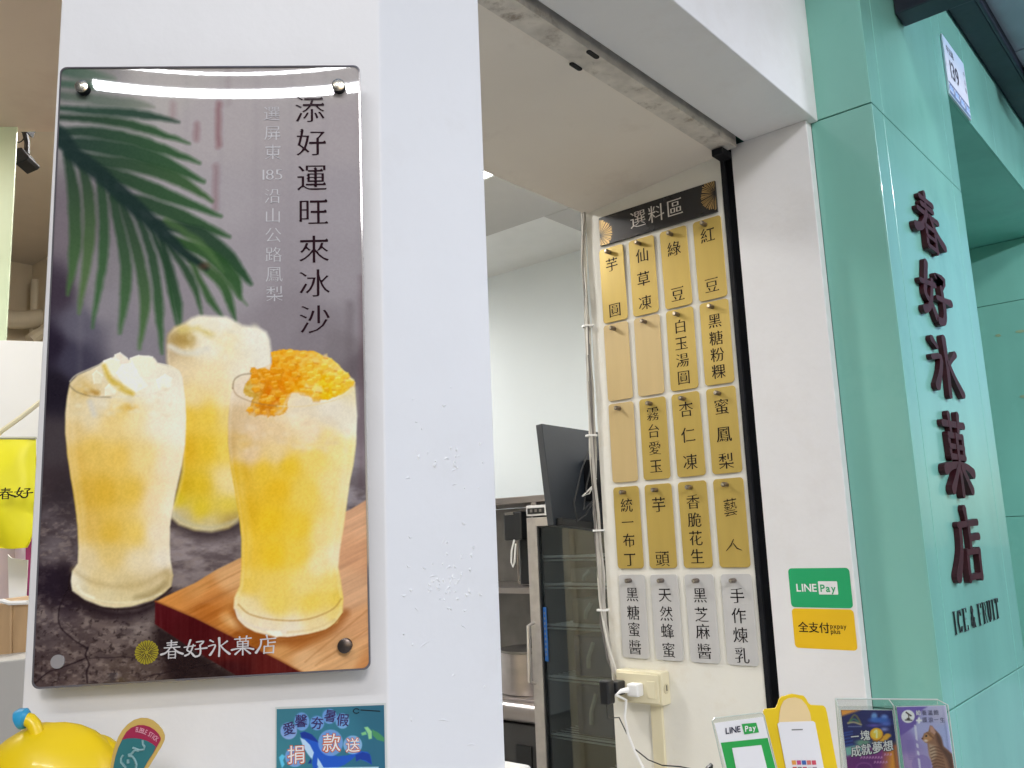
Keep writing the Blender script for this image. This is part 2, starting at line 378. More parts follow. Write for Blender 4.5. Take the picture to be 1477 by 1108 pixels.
NAVY = mat('dark_navy_steel_paint', (.012, .016, .032), .45, var=.3, scale=9, bump=.15, bscale=30, dirt=((.06, .035, .03), .6, 6))
STEEL = mat('brushed_steel', (.45, .41, .40), .32, .9, var=.08, scale=30, ani=(1, .1, 1))
STEELD = mat('dull_steel', (.22, .21, .20), .45, .8, var=.15, scale=10)
GOLD = mat('gold_brushed_plate', (.52, .375, .095), .33, .25, var=.05, scale=40, ani=(1, 1, .08), bump=.03, bscale=80)
GOLDP = mat('pale_gold_plate', (.56, .42, .20), .4, .1, var=.04, scale=40, ani=(1, 1, .08))
SILV = mat('silver_brushed_plate', (.58, .575, .565), .36, .15, var=.05, scale=60, ani=(1, 1, .08))
PIN = mat('standoff_pin_metal', (.22, .19, .17), .3, .9, var=.3, scale=200)
PINC = mat('bright_pin_cap', (.62, .56, .45), .25, .9, var=.3, scale=300)
INK = mat('black_lettering', (.014, .011, .012), .7, spec=.15)
DIRTY = mat('dirty_painted_track', (.60, .56, .50), .5, var=.18, scale=26, bump=.6, bscale=40, dirt=((.20, .15, .11), 1.0, 22))
CREAMP = mat('cream_plastic', (.74, .68, .48), .35, var=.03)
WPLAS = mat('white_plastic', (.8, .8, .78), .3, var=.02)
CLEAR = mat_clear('clear_acrylic', (.93, .95, .94), .05, .5)
PRINT = mat_print('matte_print', .45)
PRINTG = mat_print('photo_print_behind_acrylic', .35, coat=1.0)
X = np.array([1.0, 0, 0]); Yv = np.array([0, 1.0, 0]); Z = np.array([0, 0, 1.0]); U = np.array([Q, -Q, 0]); WV = np.array([Q, Q, 0])

# ================================================================== setting
g = obj('ground', MB().box((-60, -60, -.1), (60, .6, 0)), mat('asphalt', (.06, .06, .062), .9, var=.2, scale=30, bump=.4)); tag(g, kind='structure')
g = obj('bounce_pavement', MB().box((-7, -3.2, -.05), (9, .55, .12)), mat('pale_paving', (.46, .45, .43), .5, var=.08, scale=6, bump=.1)); tag(g, kind='structure')  # pale paving added out of view to bounce light onto the soffits
ob = thing('sky_screen_building', (-10, -2, 0), 'dark rendered building across the street behind the viewer', 'building'); DKW = mat('dark_render', (.16, .16, .17), .8, var=.2, scale=2)  # unseen block, added so the poster reflects less bright sky
obj('wall', MB().box((-13, -7.5, 0), (-8, 7, 11)), DKW, ob)
for k in range(5):
    for j in range(3): obj('window', MB().box((-8.0, -6.5+k*2.6, 1.2+j*3), (-7.96, -5.2+k*2.6, 2.7+j*3)), mat('dark_window', (.03, .035, .04), .1), ob)
g = obj('floor', MB().box((-4, .6, -.1), (6, 6, .01)), mat('grey_floor_tiles', (.3, .29, .27), .4, var=.1)); tag(g, kind='structure')

W0 = .792                                               # distance of the chamfered face
UC = (.52-.60)*Q                                        # chamfer's right-hand corner
# white pillar with chamfered face
pl = thing('white_pillar', (.59, .62, 0), 'white plastered pillar with a chamfered face carrying the drinks picture', 'pillar')
c0 = uwz(-.3595, W0, 0); c1 = np.array([.5205, .60, 0]); c2 = np.array([.6675, .60, 0]); c3 = np.array([.6675, .86, 0]); c4 = uwz(-.3595, W0+.2, 0)
obj('shaft', MB().prism([c0, c1, c2, c3, c4], (0, 0, 3.3)), WHITE, pl, bevel=.0016, seg=3)
mbk = MB(); mbk.box((.655, .585, 1.30), (.69, .75, 1.333)); obj('sill_end', mbk, SOFF, pl, bevel=.004)
# plaster scars and paint drips on the pillar
sm = MB()
for (x, y, a, ln) in [(640,780,60,18),(655,700,10,14),(612,930,20,26),(668,905,-30,16),(600,650,80,10),(625,832,5,20),(690,705,40,10),(640,1040,-14,30),(680,1075,-10,24),(600,880,-40,12),(650,560,50,8),(600,610,0,8)]:
    p = ay(x, y, .6005); d = X*math.cos(math.radians(a))+Z*math.sin(math.radians(a)); L = ln/1262*.95
    sm.tube([p-d*L/2, p-d*L*.1+Z*.001, p+d*L/2], [.0003, .0013, .0004], 5)
for k in range(75):
    if k < 45: x, y = 640+random.gauss(0, 26), 835+random.gauss(0, 30)
    elif k < 60: x, y = 655+random.gauss(0, 22), 665+random.gauss(0, 14)
    else: x, y = random.uniform(575, 700), random.uniform(550, 1080)
    p = ay(x, y, .6004); a = random.uniform(0, 3.14); L = random.uniform(3, 11)/1262; d = X*math.cos(a)+Z*math.sin(a); e_ = -X*math.sin(a)+Z*math.cos(a)
    sm.tube([p-d*L/2, p+e_*L*.15, p+d*L/2], [.0004, random.uniform(.0011, .0019), .0003], 6)
obj('plaster_scar', sm, WHITE, pl, smooth=True)

# lintel above the serving hatch, soffits and shutter track
lt = thing('shop_lintel', (1.16, .7, 2.35), 'white lintel above the serving hatch, its underside in shade', 'lintel')
obj('front_beam', MB().box((.668, .5855, 2.349), (1.656, .735, 3.3)), WHITE, lt, bevel=.002)
mbk = MB(); mbk.prism([(.668, .789, 2.336), (.668, 1.145, 2.304), (.668, 1.145, 3.2), (.668, .789, 3.2)], (.962, 0, 0)); obj('inner_soffit', mbk, SOFF, lt)
obj('slot_back', MB().box((.668, .735, 2.40), (1.63, .79, 2.43)), BLACKM, lt)  # black backing stands in for the step shadow beside the track
tk = MB(); tk.box((.668, .744, 2.334), (1.615, .7885, 2.3385)); tr = obj('shutter_track', tk, DIRTY, lt)
tag(tr, 'dirty cream metal shutter track under the lintel with two slots')
tk = MB(); tk.box((.668, .744, 2.3385), (1.615, .7465, 2.375)); obj('track_lip', tk, DIRTY, lt)
for (px, py) in ((827, 97), (855, 78)):
    p = az_(px, py, 2.3335); p[1] -= .005 if px < 840 else 0; mbk = MB(); L = .011; r = .0045; pts = []
    for k in range(16):
        q = 2*math.pi*k/16; pts.append((p[0]+(L if math.cos(q) > 0 else -L)+r*math.cos(q), p[1]+r*math.sin(q), 2.3315))
    mbk.prism(pts, (0, 0, .002)); obj('slot', mbk, BLACKM, lt)
# old tape creases on the track
sm = MB()
for k in range(18):
    x = .85+.75*k/18+random.uniform(-.01, .01); y0 = random.uniform(.75, .76); y1 = random.uniform(.77, .785)
    a = random.choice((-1, 1))*.012
    sm.tube([(x, y0, 2.3339), (x+a, (y0+y1)/2, 2.3338), (x-a*.4, y1, 2.3339)], [.0003, .0007, .0003], 5)
obj('tape_crease', sm, DIRTY, lt, smooth=True)

# right jamb
jb = thing('hatch_jamb', (1.66, .87, 0), 'white jamb wall on the right of the hatch with a black shutter slot', 'wall')
obj('outer_wall', MB().box((1.6305, .60, 0), (1.656, .7645, 2.349)), WHITE, jb, bevel=.0015)
mbk = MB(); mbk.prism([(1.629, .7885, 0), (1.629, 1.145, 0), (1.629, 1.145, 2.304), (1.629, .7885, 2.336)], (.22, 0, 0)); obj('inner_wall', mbk, mat('white_painted_jamb', (.79, .775, .70), .5, var=.02, scale=6, bump=.2, bscale=30, dirt=((.62, .52, .36), .35, 9)), jb)
obj('shutter_slot', MB().box((1.648, .7646, 0), (1.70, .7884, 2.4)), BLACKM, jb)
obj('slot_trim', MB().box((1.6265, .7800, .3), (1.634, .7895, 2.335)), BLACKM, jb)
tk = MB(); tk.box((1.585, .762, 2.318), (1.625, .786, 2.332)); obj('track_bracket', tk, BLACKM, jb)
tk = MB(); tk.tube([(1.6295, .795, 1.04), (1.6295, 1.04, 1.04)], .0005, 4); 
chn = MB().box((1.6215, 1.020, .6), (1.629, 1.047, 1.205)); obj('cable_channel', chn, CREAMP, jb, bevel=.001)

# ------------------------------------------------------------------ teal column and doorway
tc = thing('teal_column', (1.95, .5, 0), 'teal painted panel column with dark raised characters down its front', 'column')
obj('core', MB().box((1.66, .486, 0), (2.2855, 1.140, 3.4)), TEALD, tc)
ZJ = [0, 1.228, 2.351, 3.4]; J = .0012
for k in range(3):
    z0, z1 = ZJ[k]+J, ZJ[k+1]-J
    obj('panel', MB().box((1.656, .4825, z0), (1.662, .5995 if z0 > 2.3 else .6, z1)), TEAL, tc, bevel=.0012)
    for a, b in ((1.656, 1.7225), (1.7235, 2.212), (2.213, 2.292)):
        obj('panel', MB().box((a+.0004, .48, z0), (b-.0004, .4862, z1)), TEAL, tc, bevel=.0012)
obj('return_panel', MB().box((2.286, .4864, 0), (2.292, 1.45, 2.61)), TEAL, tc)
hd = thing('teal_doorway_header', (3.1, .6, 2.61), 'teal header beam above the dark doorway with the house number', 'header')
for a, b in ((2.293, 2.52), (2.522, 2.80), (2.802, 3.9)): obj('panel', MB().box((a, .48, 2.61), (b, .4862, 3.4)), TEAL, hd, bevel=.0012)
obj('soffit_board', MB().box((2.293, .487, 2.612), (3.9, 1.45, 2.66)), TEAL, hd)
dw = thing('teal_side_wall', (3.8, 1.2, 0), 'shaded teal wall inside the doorway beyond the column', 'wall')
obj('backing', MB().box((3.737, .3, 0), (3.9, 1.45, 3.4)), TEALD, dw)
zz = [0, .75, 1.56, 2.372, 2.611]
for k in range(4):
    for y0, y1 in ((.3, 1.0), (1.0, 1.45)): obj('panel', MB().box((3.73, y0+J, zz[k]+J), (3.7372, y1-J, zz[k+1]-J)), TEAL, dw)
dd = obj('passage_end_wall', MB().box((2.3, 1.452, 0), (3.9, 1.50, 3.0)), TEAL); tag(dd, 'shaded teal end wall of the doorway passage', 'wall')
# peeled paint spots on the side wall
sp = MB()
for (px, py, w_) in ((1472, 478, 7), (1440, 484, 4), (1476, 572, 5)):
    p = ax(px, py, 3.7285); sp.prism([p+Yv*a*w_*.0025+Z*b*.006 for a, b in ((-1, -.6), (0, -1), (1, -.3), (.9, .8), (-.4, 1))], (.001, 0, 0))
obj('paint_patch', sp, mat('ochre_filler', (.26, .36, .22), .8), dw)

# raised sign characters: each character a thing of its own
MAROON = mat('dark_maroon_sign_paint', (.042, .008, .012), .5, var=.35, scale=40, spec=.25)
NR = np.array([0, -1.0, 0])
for ch, x0, z0, z1 in (('春', 1.917, 2.236, 2.108), ('好', 1.905, 2.074, 1.948), ('氷', 1.915, 1.920, 1.802), ('菓', 1.908, 1.760, 1.602), ('店', 1.905, 1.570, 1.434)):
    mb = MB(); brush(mb, ch, (x0, .4795, (z0+z1)/2), X, Z, .205, z0-z1, NR, .009, fat=.9)
    o = obj('sign_character', mb, MAROON, fix=False)
    order = {'春': 'topmost', '好': 'second from the top, below the first', '氷': 'middle', '菓': 'fourth, above the last', '店': 'lowest large'}[ch]
    tag(o, f'dark maroon raised character {ch}, {order} of the column sign', 'sign character', 'raised characters on the teal column')
# ICE & FRUIT, slab serif cut letters
LT = {'I': [[(.5,1),(.5,0)],[(.2,1),(.8,1)],[(.2,0),(.8,0)]], 'C': [[(.85,.75),(.7,.98),(.35,.95),(.15,.5),(.35,.04),(.7,.02),(.88,.25)]],
      'E': [[(.25,1),(.25,0)],[(.05,1),(.88,1),(.88,.8)],[(.25,.52),(.65,.52)],[(.05,0),(.9,0),(.9,.22)]],
      '&': [[(.95,0),(.3,.78),(.45,1),(.62,.8),(.2,.4),(.15,.12),(.45,0),(.85,.45)]], 'F': [[(.25,1),(.25,0)],[(.05,1),(.88,1),(.88,.78)],[(.25,.52),(.65,.52)],[(.05,0),(.5,0)]],
      'R': [[(.22,1),(.22,0)],[(.05,1),(.6,1),(.82,.78),(.6,.52),(.22,.52)],[(.55,.52),(.85,0),(1,0)],[(.02,0),(.45,0)]], 'U': [[(.2,1),(.2,.25),(.45,0),(.7,.1),(.8,.35),(.8,1)],[(.02,1),(.4,1)],[(.62,1),(.98,1)]],
      'T': [[(.5,1),(.5,0)],[(.05,.78),(.05,1),(.95,1),(.95,.78)],[(.25,0),(.75,0)]]}
it = thing('cut_letter_sign', (1.92, .478, 1.33), 'small black cut letters reading ICE & FRUIT below the maroon characters', 'sign')
x = 1.765; 
for ch in 'ICE & FRUIT':
    if ch == ' ': x += .017; continue
    wl = .018 if ch == 'I' else .029; mb = MB()
    for si, st in enumerate(LT[ch]):
        pts = [np.array([x+a*wl, .4775-.0002*si, 1.347+b*.040]) for a, b in st]
        mb.tube(pts, .0017 if si == 0 else .0011, 6)
    obj('letter', mb, BLACK, it, smooth=True); x += wl+.0085

# house number plate
hp = thing('house_number_plate', (2.39, .477, 2.62), 'white and blue house number plate 139 above the dark doorway', 'number plate')
ex = np.array([1, 0, -.0]); ez = Z
P0 = np.array([2.287, .4785, 2.609]); PWd, PHt = .205, .166
obj('plate', MB().box((2.287, .4745, 2.609), (2.492, .4795, 2.775)), mat('plate_white', (.62, .70, .78), .3), hd if False else hp, bevel=.0008)
c = Canvas(120, 100, lambda u, v: np.stack([2.2885+u*.202, np.full_like(u, .4741), 2.7735-v*.163], -1))
c.C[:] = (214, 220, 232); top = np.clip(1-c.V*2.2, 0, 1); c.C[:] = c.C*(1-top[..., None]*.5)+np.array((150, 190, 225))*top[..., None]*.5
def bx(c, u0, v0, u1, v1, col, r=0):
    m = ((c.U > u0) & (c.U < u1) & (c.V > v0) & (c.V < v1)).astype(float); c.put(m, col)
bx(c, 0, .78, 1, .81, (60, 75, 120)); bx(c, 0, .93, 1, 1, (90, 120, 160))
for k in range(4):
    cu = .12+k*.26; m = (np.abs(np.hypot((c.U-cu)/.11, (c.V-.93)/.12)-1) < .12) & (c.V < .93); c.put(m.astype(float), (84, 100, 150)); bx(c, cu+.1, .8, cu+.13, .95, (60, 75, 120)); bx(c, cu-.09, .83, cu+.07, .91, (150, 185, 225))
c.build('plate_print', PRINT, hp)
mb = MB(); write(mb, '139', (2.365, .4735, 2.692), X, Z, .052, .012, .012, exact=True); obj('number', mb, mat('navy_ink', (.01, .012, .05), .4), hp, fix=False)
mb = MB(); write(mb, '中正路', (2.345, .4738, 2.744), X, Z, .021, .03, .03)
for k, ch in enumerate('中正路'): write(mb, ch, (2.475, .4738, 2.735-.024*k), X, Z, .014, .02, .02)
obj('small_lettering', mb, mat('navy_ink', (.01, .012, .05), .4), hp, fix=False)

# ------------------------------------------------------------------ arcade joists, roof and hanging tubes
j1 = tag(obj('steel_joist', MB().box((1.894, -1.6, 2.647), (1.964, .4795, 2.86)), NAVY, bevel=.004), 'dark navy steel joist running out from the teal column', 'joist')
rf = thing('canopy_roof', (2.9, 0, 3.0), 'dark steel canopy frame with grey panels at the top right', 'canopy')
obj('wall_purlin', MB().box((1.0, .411, 2.90), (6.5, .4795, 2.985)), NAVY, rf, bevel=.004)
obj('upper_purlin', MB().box((1.0, .399, 2.893), (6.5, .4105, 2.93)), NAVY, rf, bevel=.004)
for x0 in (2.93, 4.3): obj('cross_beam', MB().box((x0, .02, 2.86), (x0+.07, .398, 2.914)), NAVY, rf, bevel=.003)
GREYP = mat('grey_roof_sheet', (.36, .40, .46), .6, var=.15, scale=4, bump=.2, bscale=8)
for k in range(12): obj('roof_sheet', MB().box((.9+k*.48, .02, 2.915+.004*(k % 2)), (.9+k*.48+.485, .398, 2.922+.004*(k % 2))), GREYP, rf)

lampm = mat('lit_tube', (.9, .95, .95), .4, emit=(.95, .97, 1.0, 78))
fx = thing('tube_light_fixture', (-1.17, -.25, 3.0), 'twin fluorescent tube light under the arcade behind the viewer', 'ceiling lamp')
A = np.array([-1.40, .02, 2.95]); B = np.array([-.70, -.74, 2.95]); dr = (B-A)/np.linalg.norm(B-A); pr = np.array([-dr[1], dr[0], 0])
obj('tube', MB().tube([A, B], .015, 12), lampm, fx, smooth=True)
obj('tube', MB().tube([A+pr*.10+Z*.02, B+pr*.10+Z*.02], .005, 10), lampm, fx, smooth=True)  # thin tube added only for the upper strip reflected in the poster
q = MB(); q.prism([A-dr*.05+pr*.008+Z*.02, A-dr*.05-pr*.012+Z*.02, B+dr*.05-pr*.012+Z*.02, B+dr*.05+pr*.008+Z*.02], (0, 0, .03)); obj('housing', q, BLACKM, fx)
obj('hanger', MB().tube([(A+B)/2+Z*.07, (A+B)/2+Z*.6], .006, 8), BLACKM, fx)
fx2 = thing('tube_light_fixture', (2.5, -1.5, 3.0), 'single fluorescent tube light over the arcade in front of the teal column', 'ceiling lamp')
obj('tube', MB().tube([(1.9, -1.5, 3.0), (3.1, -1.5, 3.0)], .015, 12), mat('lit_tube_cool', (.9, .95, .95), .4, emit=(.84, .88, 1.0, 330)), fx2, smooth=True)
obj('housing', MB().box((1.85, -1.512, 3.018), (3.15, -1.488, 3.06)), BLACKM, fx2); obj('hanger', MB().tube([(2.5, -1.5, 3.06), (2.5, -1.5, 3.6)], .006, 8), BLACKM, fx2)
j3 = tag(obj('steel_joist', MB().box((-1.9, -.3, 3.5), (.6, -.2, 3.6)), NAVY), 'dark joist overhead behind the viewer carrying the tube light', 'joist')

# ------------------------------------------------------------------ inside of the shop
rm = thing('shop_interior_walls', (2, 3, 0), 'white interior walls of the shop seen through the hatch', 'wall')
obj('side_wall', MB().box((3.40, 1.60, 0), (3.5, 5.2, 3.2)), mat('cool_white_wall', (.72, .775, .80), .6, var=.02, scale=2, bump=.08), rm)
obj('end_wall', MB().box((-3, 5.1, 0), (3.4, 5.2, 3.2)), WHITE2, rm)
obj('left_wall', MB().box((-3.1, 1.2, 0), (-3, 5.2, 3.2)), WHITE2, rm)
obj('corner_wall', MB().prism([(1.852, 1.146, 0), (1.852, 1.2, 0), (2.25, 1.5, 0), (2.285, 1.5, 0), (2.285, 1.146, 0)], (0, 0, 3.0)), WHITE2, rm)
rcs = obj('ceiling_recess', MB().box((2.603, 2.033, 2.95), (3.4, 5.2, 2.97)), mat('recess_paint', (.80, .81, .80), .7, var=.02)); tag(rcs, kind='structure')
cl = obj('ceiling', MB().box((-3.1, .86, 2.80), (2.598, 5.2, 2.81)).box((2.602, 1.2, 2.80), (3.4, 2.028, 2.81)).box((2.598, 2.03, 2.81), (2.602, 5.2, 2.95)).box((2.602, 2.028, 2.81), (3.4, 2.032, 2.95)), mat('dimmed_ceiling', (.40, .40, .395), .7, var=.02)); tag(cl, kind='structure')  # slab colour greyed to offset lamp spill, leaving the recess brighter
zk = obj('wall_front_inside', MB().box((2.29, 1.502, 0), (3.4, 1.56, 3.0)), WHITE2, rm)
def lamp(x0, y0, x1, y1, z, label, e=22):
    t = thing('ceiling_lamp', ((x0+x1)/2, (y0+y1)/2, z), label, 'ceiling lamp', 'shop ceiling lamps')
    obj('diffuser', MB().box((x0, y0, z), (x1, y1, z+.01)), mat(f'lit_ceiling_panel_{e}', (.9, .9, .85), .4, emit=(1.0, .985, .96, e)), t)
    obj('lamp_frame', MB().box((x0-.03, y0-.03, z+.011), (x1+.03, y1+.03, z+.05)), WPLAS, t)
lamp(1.50, 1.50, 2.06, 1.86, 2.745, 'square lit ceiling panel deep inside the hatch, near the white pillar edge', 12)
lamp(1.35, 2.05, 1.95, 2.45, 2.745, 'wide lit ceiling panel above the rack side of the shop', 38)  # unseen fill light, added to brighten the interior side wall
lamp(2.65, 3.9, 3.25, 4.4, 2.88, 'lit ceiling panel at the far end of the shop', 45)  # added out of view to lift the side wall and ceiling recess
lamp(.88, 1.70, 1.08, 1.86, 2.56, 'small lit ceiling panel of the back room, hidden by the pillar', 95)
t = thing('ceiling_lamp', uwz(-1.0, 1.15, 2.32), 'wide lit panel under the tan soffit beyond the left edge', 'ceiling lamp', 'shop ceiling lamps')
obj('diffuser', MB().wbox(-1.25, -.80, .98, 1.35, 2.32, 2.335), mat('fill_panel', (.9, .9, .85), .4, emit=(1.0, .96, .86, 7)), t)  # unseen fill panel, added to brighten the pale green panel

# metal rack with dispenser and pot
rk = thing('steel_rack', (3.1, 2.75, 0), 'stainless steel rack standing left of the glass door fridge', 'rack')
obj('top_rail', MB().box((2.95, 1.7, 1.704), (3.38, 3.3, 1.733)), STEEL, rk, bevel=.002)
obj('shelf', MB().box((2.93, 2.42, 1.318), (3.38, 3.3, 1.342)), STEEL, rk, bevel=.002)
obj('shelf', MB().box((2.93, 2.42, .86), (3.38, 3.3, .885)), STEEL, rk, bevel=.002)
for y in (2.41, 3.28): obj('post', MB().box((2.94, y, 0), (2.97, y+.03, 1.703)), STEEL, rk)
obj('back_panel', MB().box((3.36, 2.45, .3), (3.38, 3.3, 1.70)), STEELD, rk)
ds = thing('drinks_dispenser', (3.05, 2.55, 1.342), 'tall black drinks dispenser on the middle shelf of the steel rack', 'dispenser')
obj('body', MB().box((3.03, 2.50, 1.344), (3.2, 2.60, 1.668)), BLACK, ds, bevel=.01)
obj('head', MB().box((2.95, 2.51, 1.545), (3.03, 2.612, 1.668)), BLACK, ds, bevel=.006)
obj('plate', MB().box((2.946, 2.55, 1.655), (2.951, 2.60, 1.667)), STEELD, ds)
obj('front_trim', MB().tube([(3.02, 2.502, 1.54), (3.02, 2.502, 1.36), (3.02, 2.51, 1.35), (3.02, 2.59, 1.35), (3.02, 2.598, 1.36), (3.02, 2.598, 1.54)], .002, 5), STEEL, ds)
obj('nozzle_tube', MB().tube([(2.955, 2.555, 1.55), (2.95, 2.57, 1.50), (2.95, 2.575, 1.45), (2.95, 2.565, 1.43), (2.95, 2.555, 1.45), (2.955, 2.55, 1.53)], .004, 6), WPLAS, ds, smooth=True)
pt = thing('stock_pot', (3.1, 2.62, .885), 'stainless steel stock pot on the lower shelf of the rack', 'pot')
pts = [(3.1+.145*math.cos(2*math.pi*k/28), 2.60+.145*math.sin(2*math.pi*k/28), .888) for k in range(28)]
obj('body', MB().prism(pts, (0, 0, .17)), STEEL, pt, smooth=True)
obj('lid', MB().prism([(3.1+(p[0]-3.1)*1.03, 2.60+(p[1]-2.60)*1.03, 1.06) for p in pts], (0, 0, .01)), STEELD, pt, smooth=True)
obj('lid_knob', MB().tube([(3.1, 2.60, 1.07), (3.1, 2.60, 1.12)], .012, 10), BLACK, pt, smooth=True)
cb = thing('undercounter_cabinet', (3.0, 2.8, 0), 'dark metal undercounter cabinet beneath the rack shelf', 'cabinet')
obj('body', MB().box((2.86, 2.37, .05), (3.3, 3.2, .80)), mat('dark_cabinet', (.05, .05, .052), .4, .3), cb, bevel=.004)
obj('top_bar', MB().tube([(2.87, 2.37, .845), (2.87, 3.2, .845)], .04, 12), STEEL, cb, smooth=True)
obj('handle', MB().box((2.85, 2.42, .55), (2.858, 2.5, .72)), BLACK, cb)

# glass door fridge
fr = thing('glass_door_fridge', (3.08, 2.07, 0), 'tall stainless display fridge with dark glass door inside the hatch', 'fridge')
FST = mat('fridge_door_steel', (.66, .63, .62), .3, .85, var=.08, scale=30)
FD = mat('fridge_liner', (.045, .048, .05), .5)
y0, y1, zt = 1.60, 2.352, 1.680
fm = MB(); fm.box((2.84, y0, .1), (3.36, y0+.02, zt)).box((2.84, y1-.02, .1), (3.36, y1, zt)).box((3.34, y0+.02, .1), (3.36, y1-.02, zt)).box((2.84, y0+.02, zt-.045), (3.34, y1-.02, zt)).box((2.84, y0+.02, .1), (3.34, y1-.02, .14)); obj('cabinet', fm, FD, fr)
obj('header', MB().box((2.80, y0, 1.640), (2.839, y1, 1.683)), mat('pale_header', (.62, .62, .62), .35, .3, var=.1), fr, bevel=.002)
ctl = obj('control_display', MB().box((2.797, 2.255, 1.648), (2.801, 2.343, 1.672)), BLACK, fr)
q = MB()
for k in range(3): q.box((2.796, 2.268+k*.024, 1.655), (2.797, 2.280+k*.024, 1.667))
obj('display_digit', q, STEELD, fr)
dr_ = obj('door_frame', MB().box((2.80, 2.302, .12), (2.838, y1, 1.634)).box((2.80, y0, .12), (2.838, y0+.05, 1.634)).box((2.80, y0+.05, 1.598), (2.838, 2.302, 1.634)).box((2.80, y0+.05, .12), (2.838, 2.302, .16)), FST, fr, bevel=.0015)
obj('door_gasket', MB().box((2.806, 2.296, .16), (2.814, 2.302, 1.598)).box((2.806, y0+.05, 1.592), (2.814, 2.296, 1.598)), BLACK, dr_)
obj('glass_pane', MB().box((2.815, y0+.05, .16), (2.820, 2.302, 1.598)), mat_clear('fridge_glass', (.66, .71, .73), .075, .4, .02), dr_)
obj('door_handle', MB().tube([(2.80, 2.335, 1.215), (2.765, 2.335, 1.205), (2.765, 2.340, .99), (2.80, 2.342, .98)], .008, 8), FST, dr_, smooth=True)
bs = obj('blue_sticker', MB().box((2.8135, 2.279, 1.065), (2.8149, 2.299, 1.275)), mat('blue_sticker', (.015, .08, .26), .4), dr_)
q = MB()
for k in range(9): q.box((2.8128, 2.286, 1.087+k*.02), (2.8134, 2.292, 1.096+k*.02))
obj('sticker_print', q, STEELD, dr_)
for z in (.35, .57, .78, 1.0, 1.2, 1.36, 1.47):
    q = MB()
    for k in range(14): q.tube([(2.86+k*.033, y0+.03, z), (2.86+k*.033, y1-.03, z)], .0025, 4)
    q.tube([(2.86, y0+.03, z-.012), (2.86, y1-.03, z-.012)], .004, 5)
    q.tube([(2.845, y0+.03, z+.004), (2.845, y1-.03, z+.004)], .0045, 5); obj('wire_shelf', q, mat('shelf_wire', (.62, .62, .60), .4, .5), fr)
BB = mat('blue_box_plastic', (.012, .03, .09), .5); GT = mat('grey_tray', (.10, .10, .095), .5)
for z, h, m_, n_ in ((.785, .19, BB, 'blue'), (1.003, .16, BB, 'dark blue'), (1.205, .1, GT, 'grey'), (1.363, .06, GT, 'flat grey')):
    t = thing('storage_box', (3.0, 2.0, z), f'{n_} storage box on a wire shelf inside the display fridge', 'box')
    obj('box_body', MB().box((2.88, 1.78, z+.004), (3.25, 2.2, z+h)), m_, t, bevel=.006)
    obj('box_handle', MB().tube([(2.876, 2.13, z+h*.25), (2.865, 2.12, z+h*.5), (2.876, 2.10, z+h*.85)], .009, 6), mat('grey_handle', (.3, .3, .29), .5), t, smooth=True)
obj('rear_liner', MB().box((3.30, y0+.03, .2), (3.335, y1-.03, 1.62)), mat('rear_liner', (.04, .045, .048), .5), fr)

# monitor on its arm
mo = thing('wall_monitor', (1.92, 1.45, 1.56), 'black monitor with trailing cables seen from behind, above the fridge', 'monitor')
a, b, c_, d_ = [ay(px, py, 1.45) for px, py in ((781.5, 611), (799, 758), (895, 770), (880, 626))]
obj('back_shell', MB().prism([a, b, c_, d_], (.01, .03, 0)), mat('monitor_shell', (.012, .017, .026), .45, var=.1), mo, bevel=.002)
e1 = (a+b)/2; 
mbk = MB(); mbk.prism([b+X*.01, c_, c_+Z*.02, b+X*.012+Z*.02], (0, -.02, 0)); obj('lower_bezel', mbk, BLACK, mo, bevel=.002)
m1 = ay(858, 700, 1.435); obj('mount_block', MB().box(m1-np.array([.03, .02, .045]), m1+np.array([.05, .015, .07])), BLACKM, mo, bevel=.004)
obj('arm', MB().tube([m1, m1+np.array([.06, -.05, 0]), np.array([1.85, 1.16, m1[2]])], .012, 8), BLACKM, mo)
for pp in ([(853, 640), (838, 680), (828, 725), (832, 752), (845, 742), (858, 720)], [(860, 690), (850, 712), (840, 716), (856, 700)], [(856, 655), (846, 700), (842, 735), (856, 722)]):
    obj('cable', MB().tube([ay(px, py, 1.41) for px, py in pp], .0022, 6), WPLAS if pp[0][0] == 860 else BLACK, mo, smooth=True)

# cable bundle down the edge of the jamb
cbn = thing('cable_bundle', (1.63, 1.15, 1.3), 'bundle of grey and white cables running down the inner edge of the jamb', 'cables')
greys = [mat('cable_grey', (.42, .40, .36), .5, var=.2), mat('cable_white', (.66, .64, .58), .5, var=.15), mat('cable_dark', (.13, .12, .11), .5)]
base = [(846, 306), (846, 380), (851, 470), (855, 560), (858, 650), (863, 740), (870, 830), (876, 900), (886, 950), (896, 985)]
for k in range(8):
    pts = []
    for i, (px, py) in enumerate(base):
        p = ax(px, py, 1.622); sw = .010*math.sin(i*.9+k*1.7)+(k-3.5)*.0028*(1 if i < 8 else .4)
        pts.append(p+Yv*(.010+sw*.6)+X*(-.004+.004*math.sin(i*1.3+k)+.02*(sw > 0.004)))
    P2 = []
    for i in range(len(pts)-1):
        for t in (0, .5): P2.append(pts[i]*(1-t)+pts[i+1]*t+np.array([0, .0015*math.sin(7*i+3*k+9*t), 0]))
    P2.append(pts[-1]); obj('cable', MB().tube(P2, .0028 if k % 3 else .0036, 6), greys[(k*2) % 3 if k != 5 else 1], cbn, smooth=True)
for px, py in ((857, 628), (868, 765), (852, 470), (874, 880)):
    p = ax(px, py, 1.622)+Yv*.008; q = MB(); q.tube([p-Z*.002, p+Z*.002], .014, 12); obj('cable_tie', q, WPLAS, cbn)

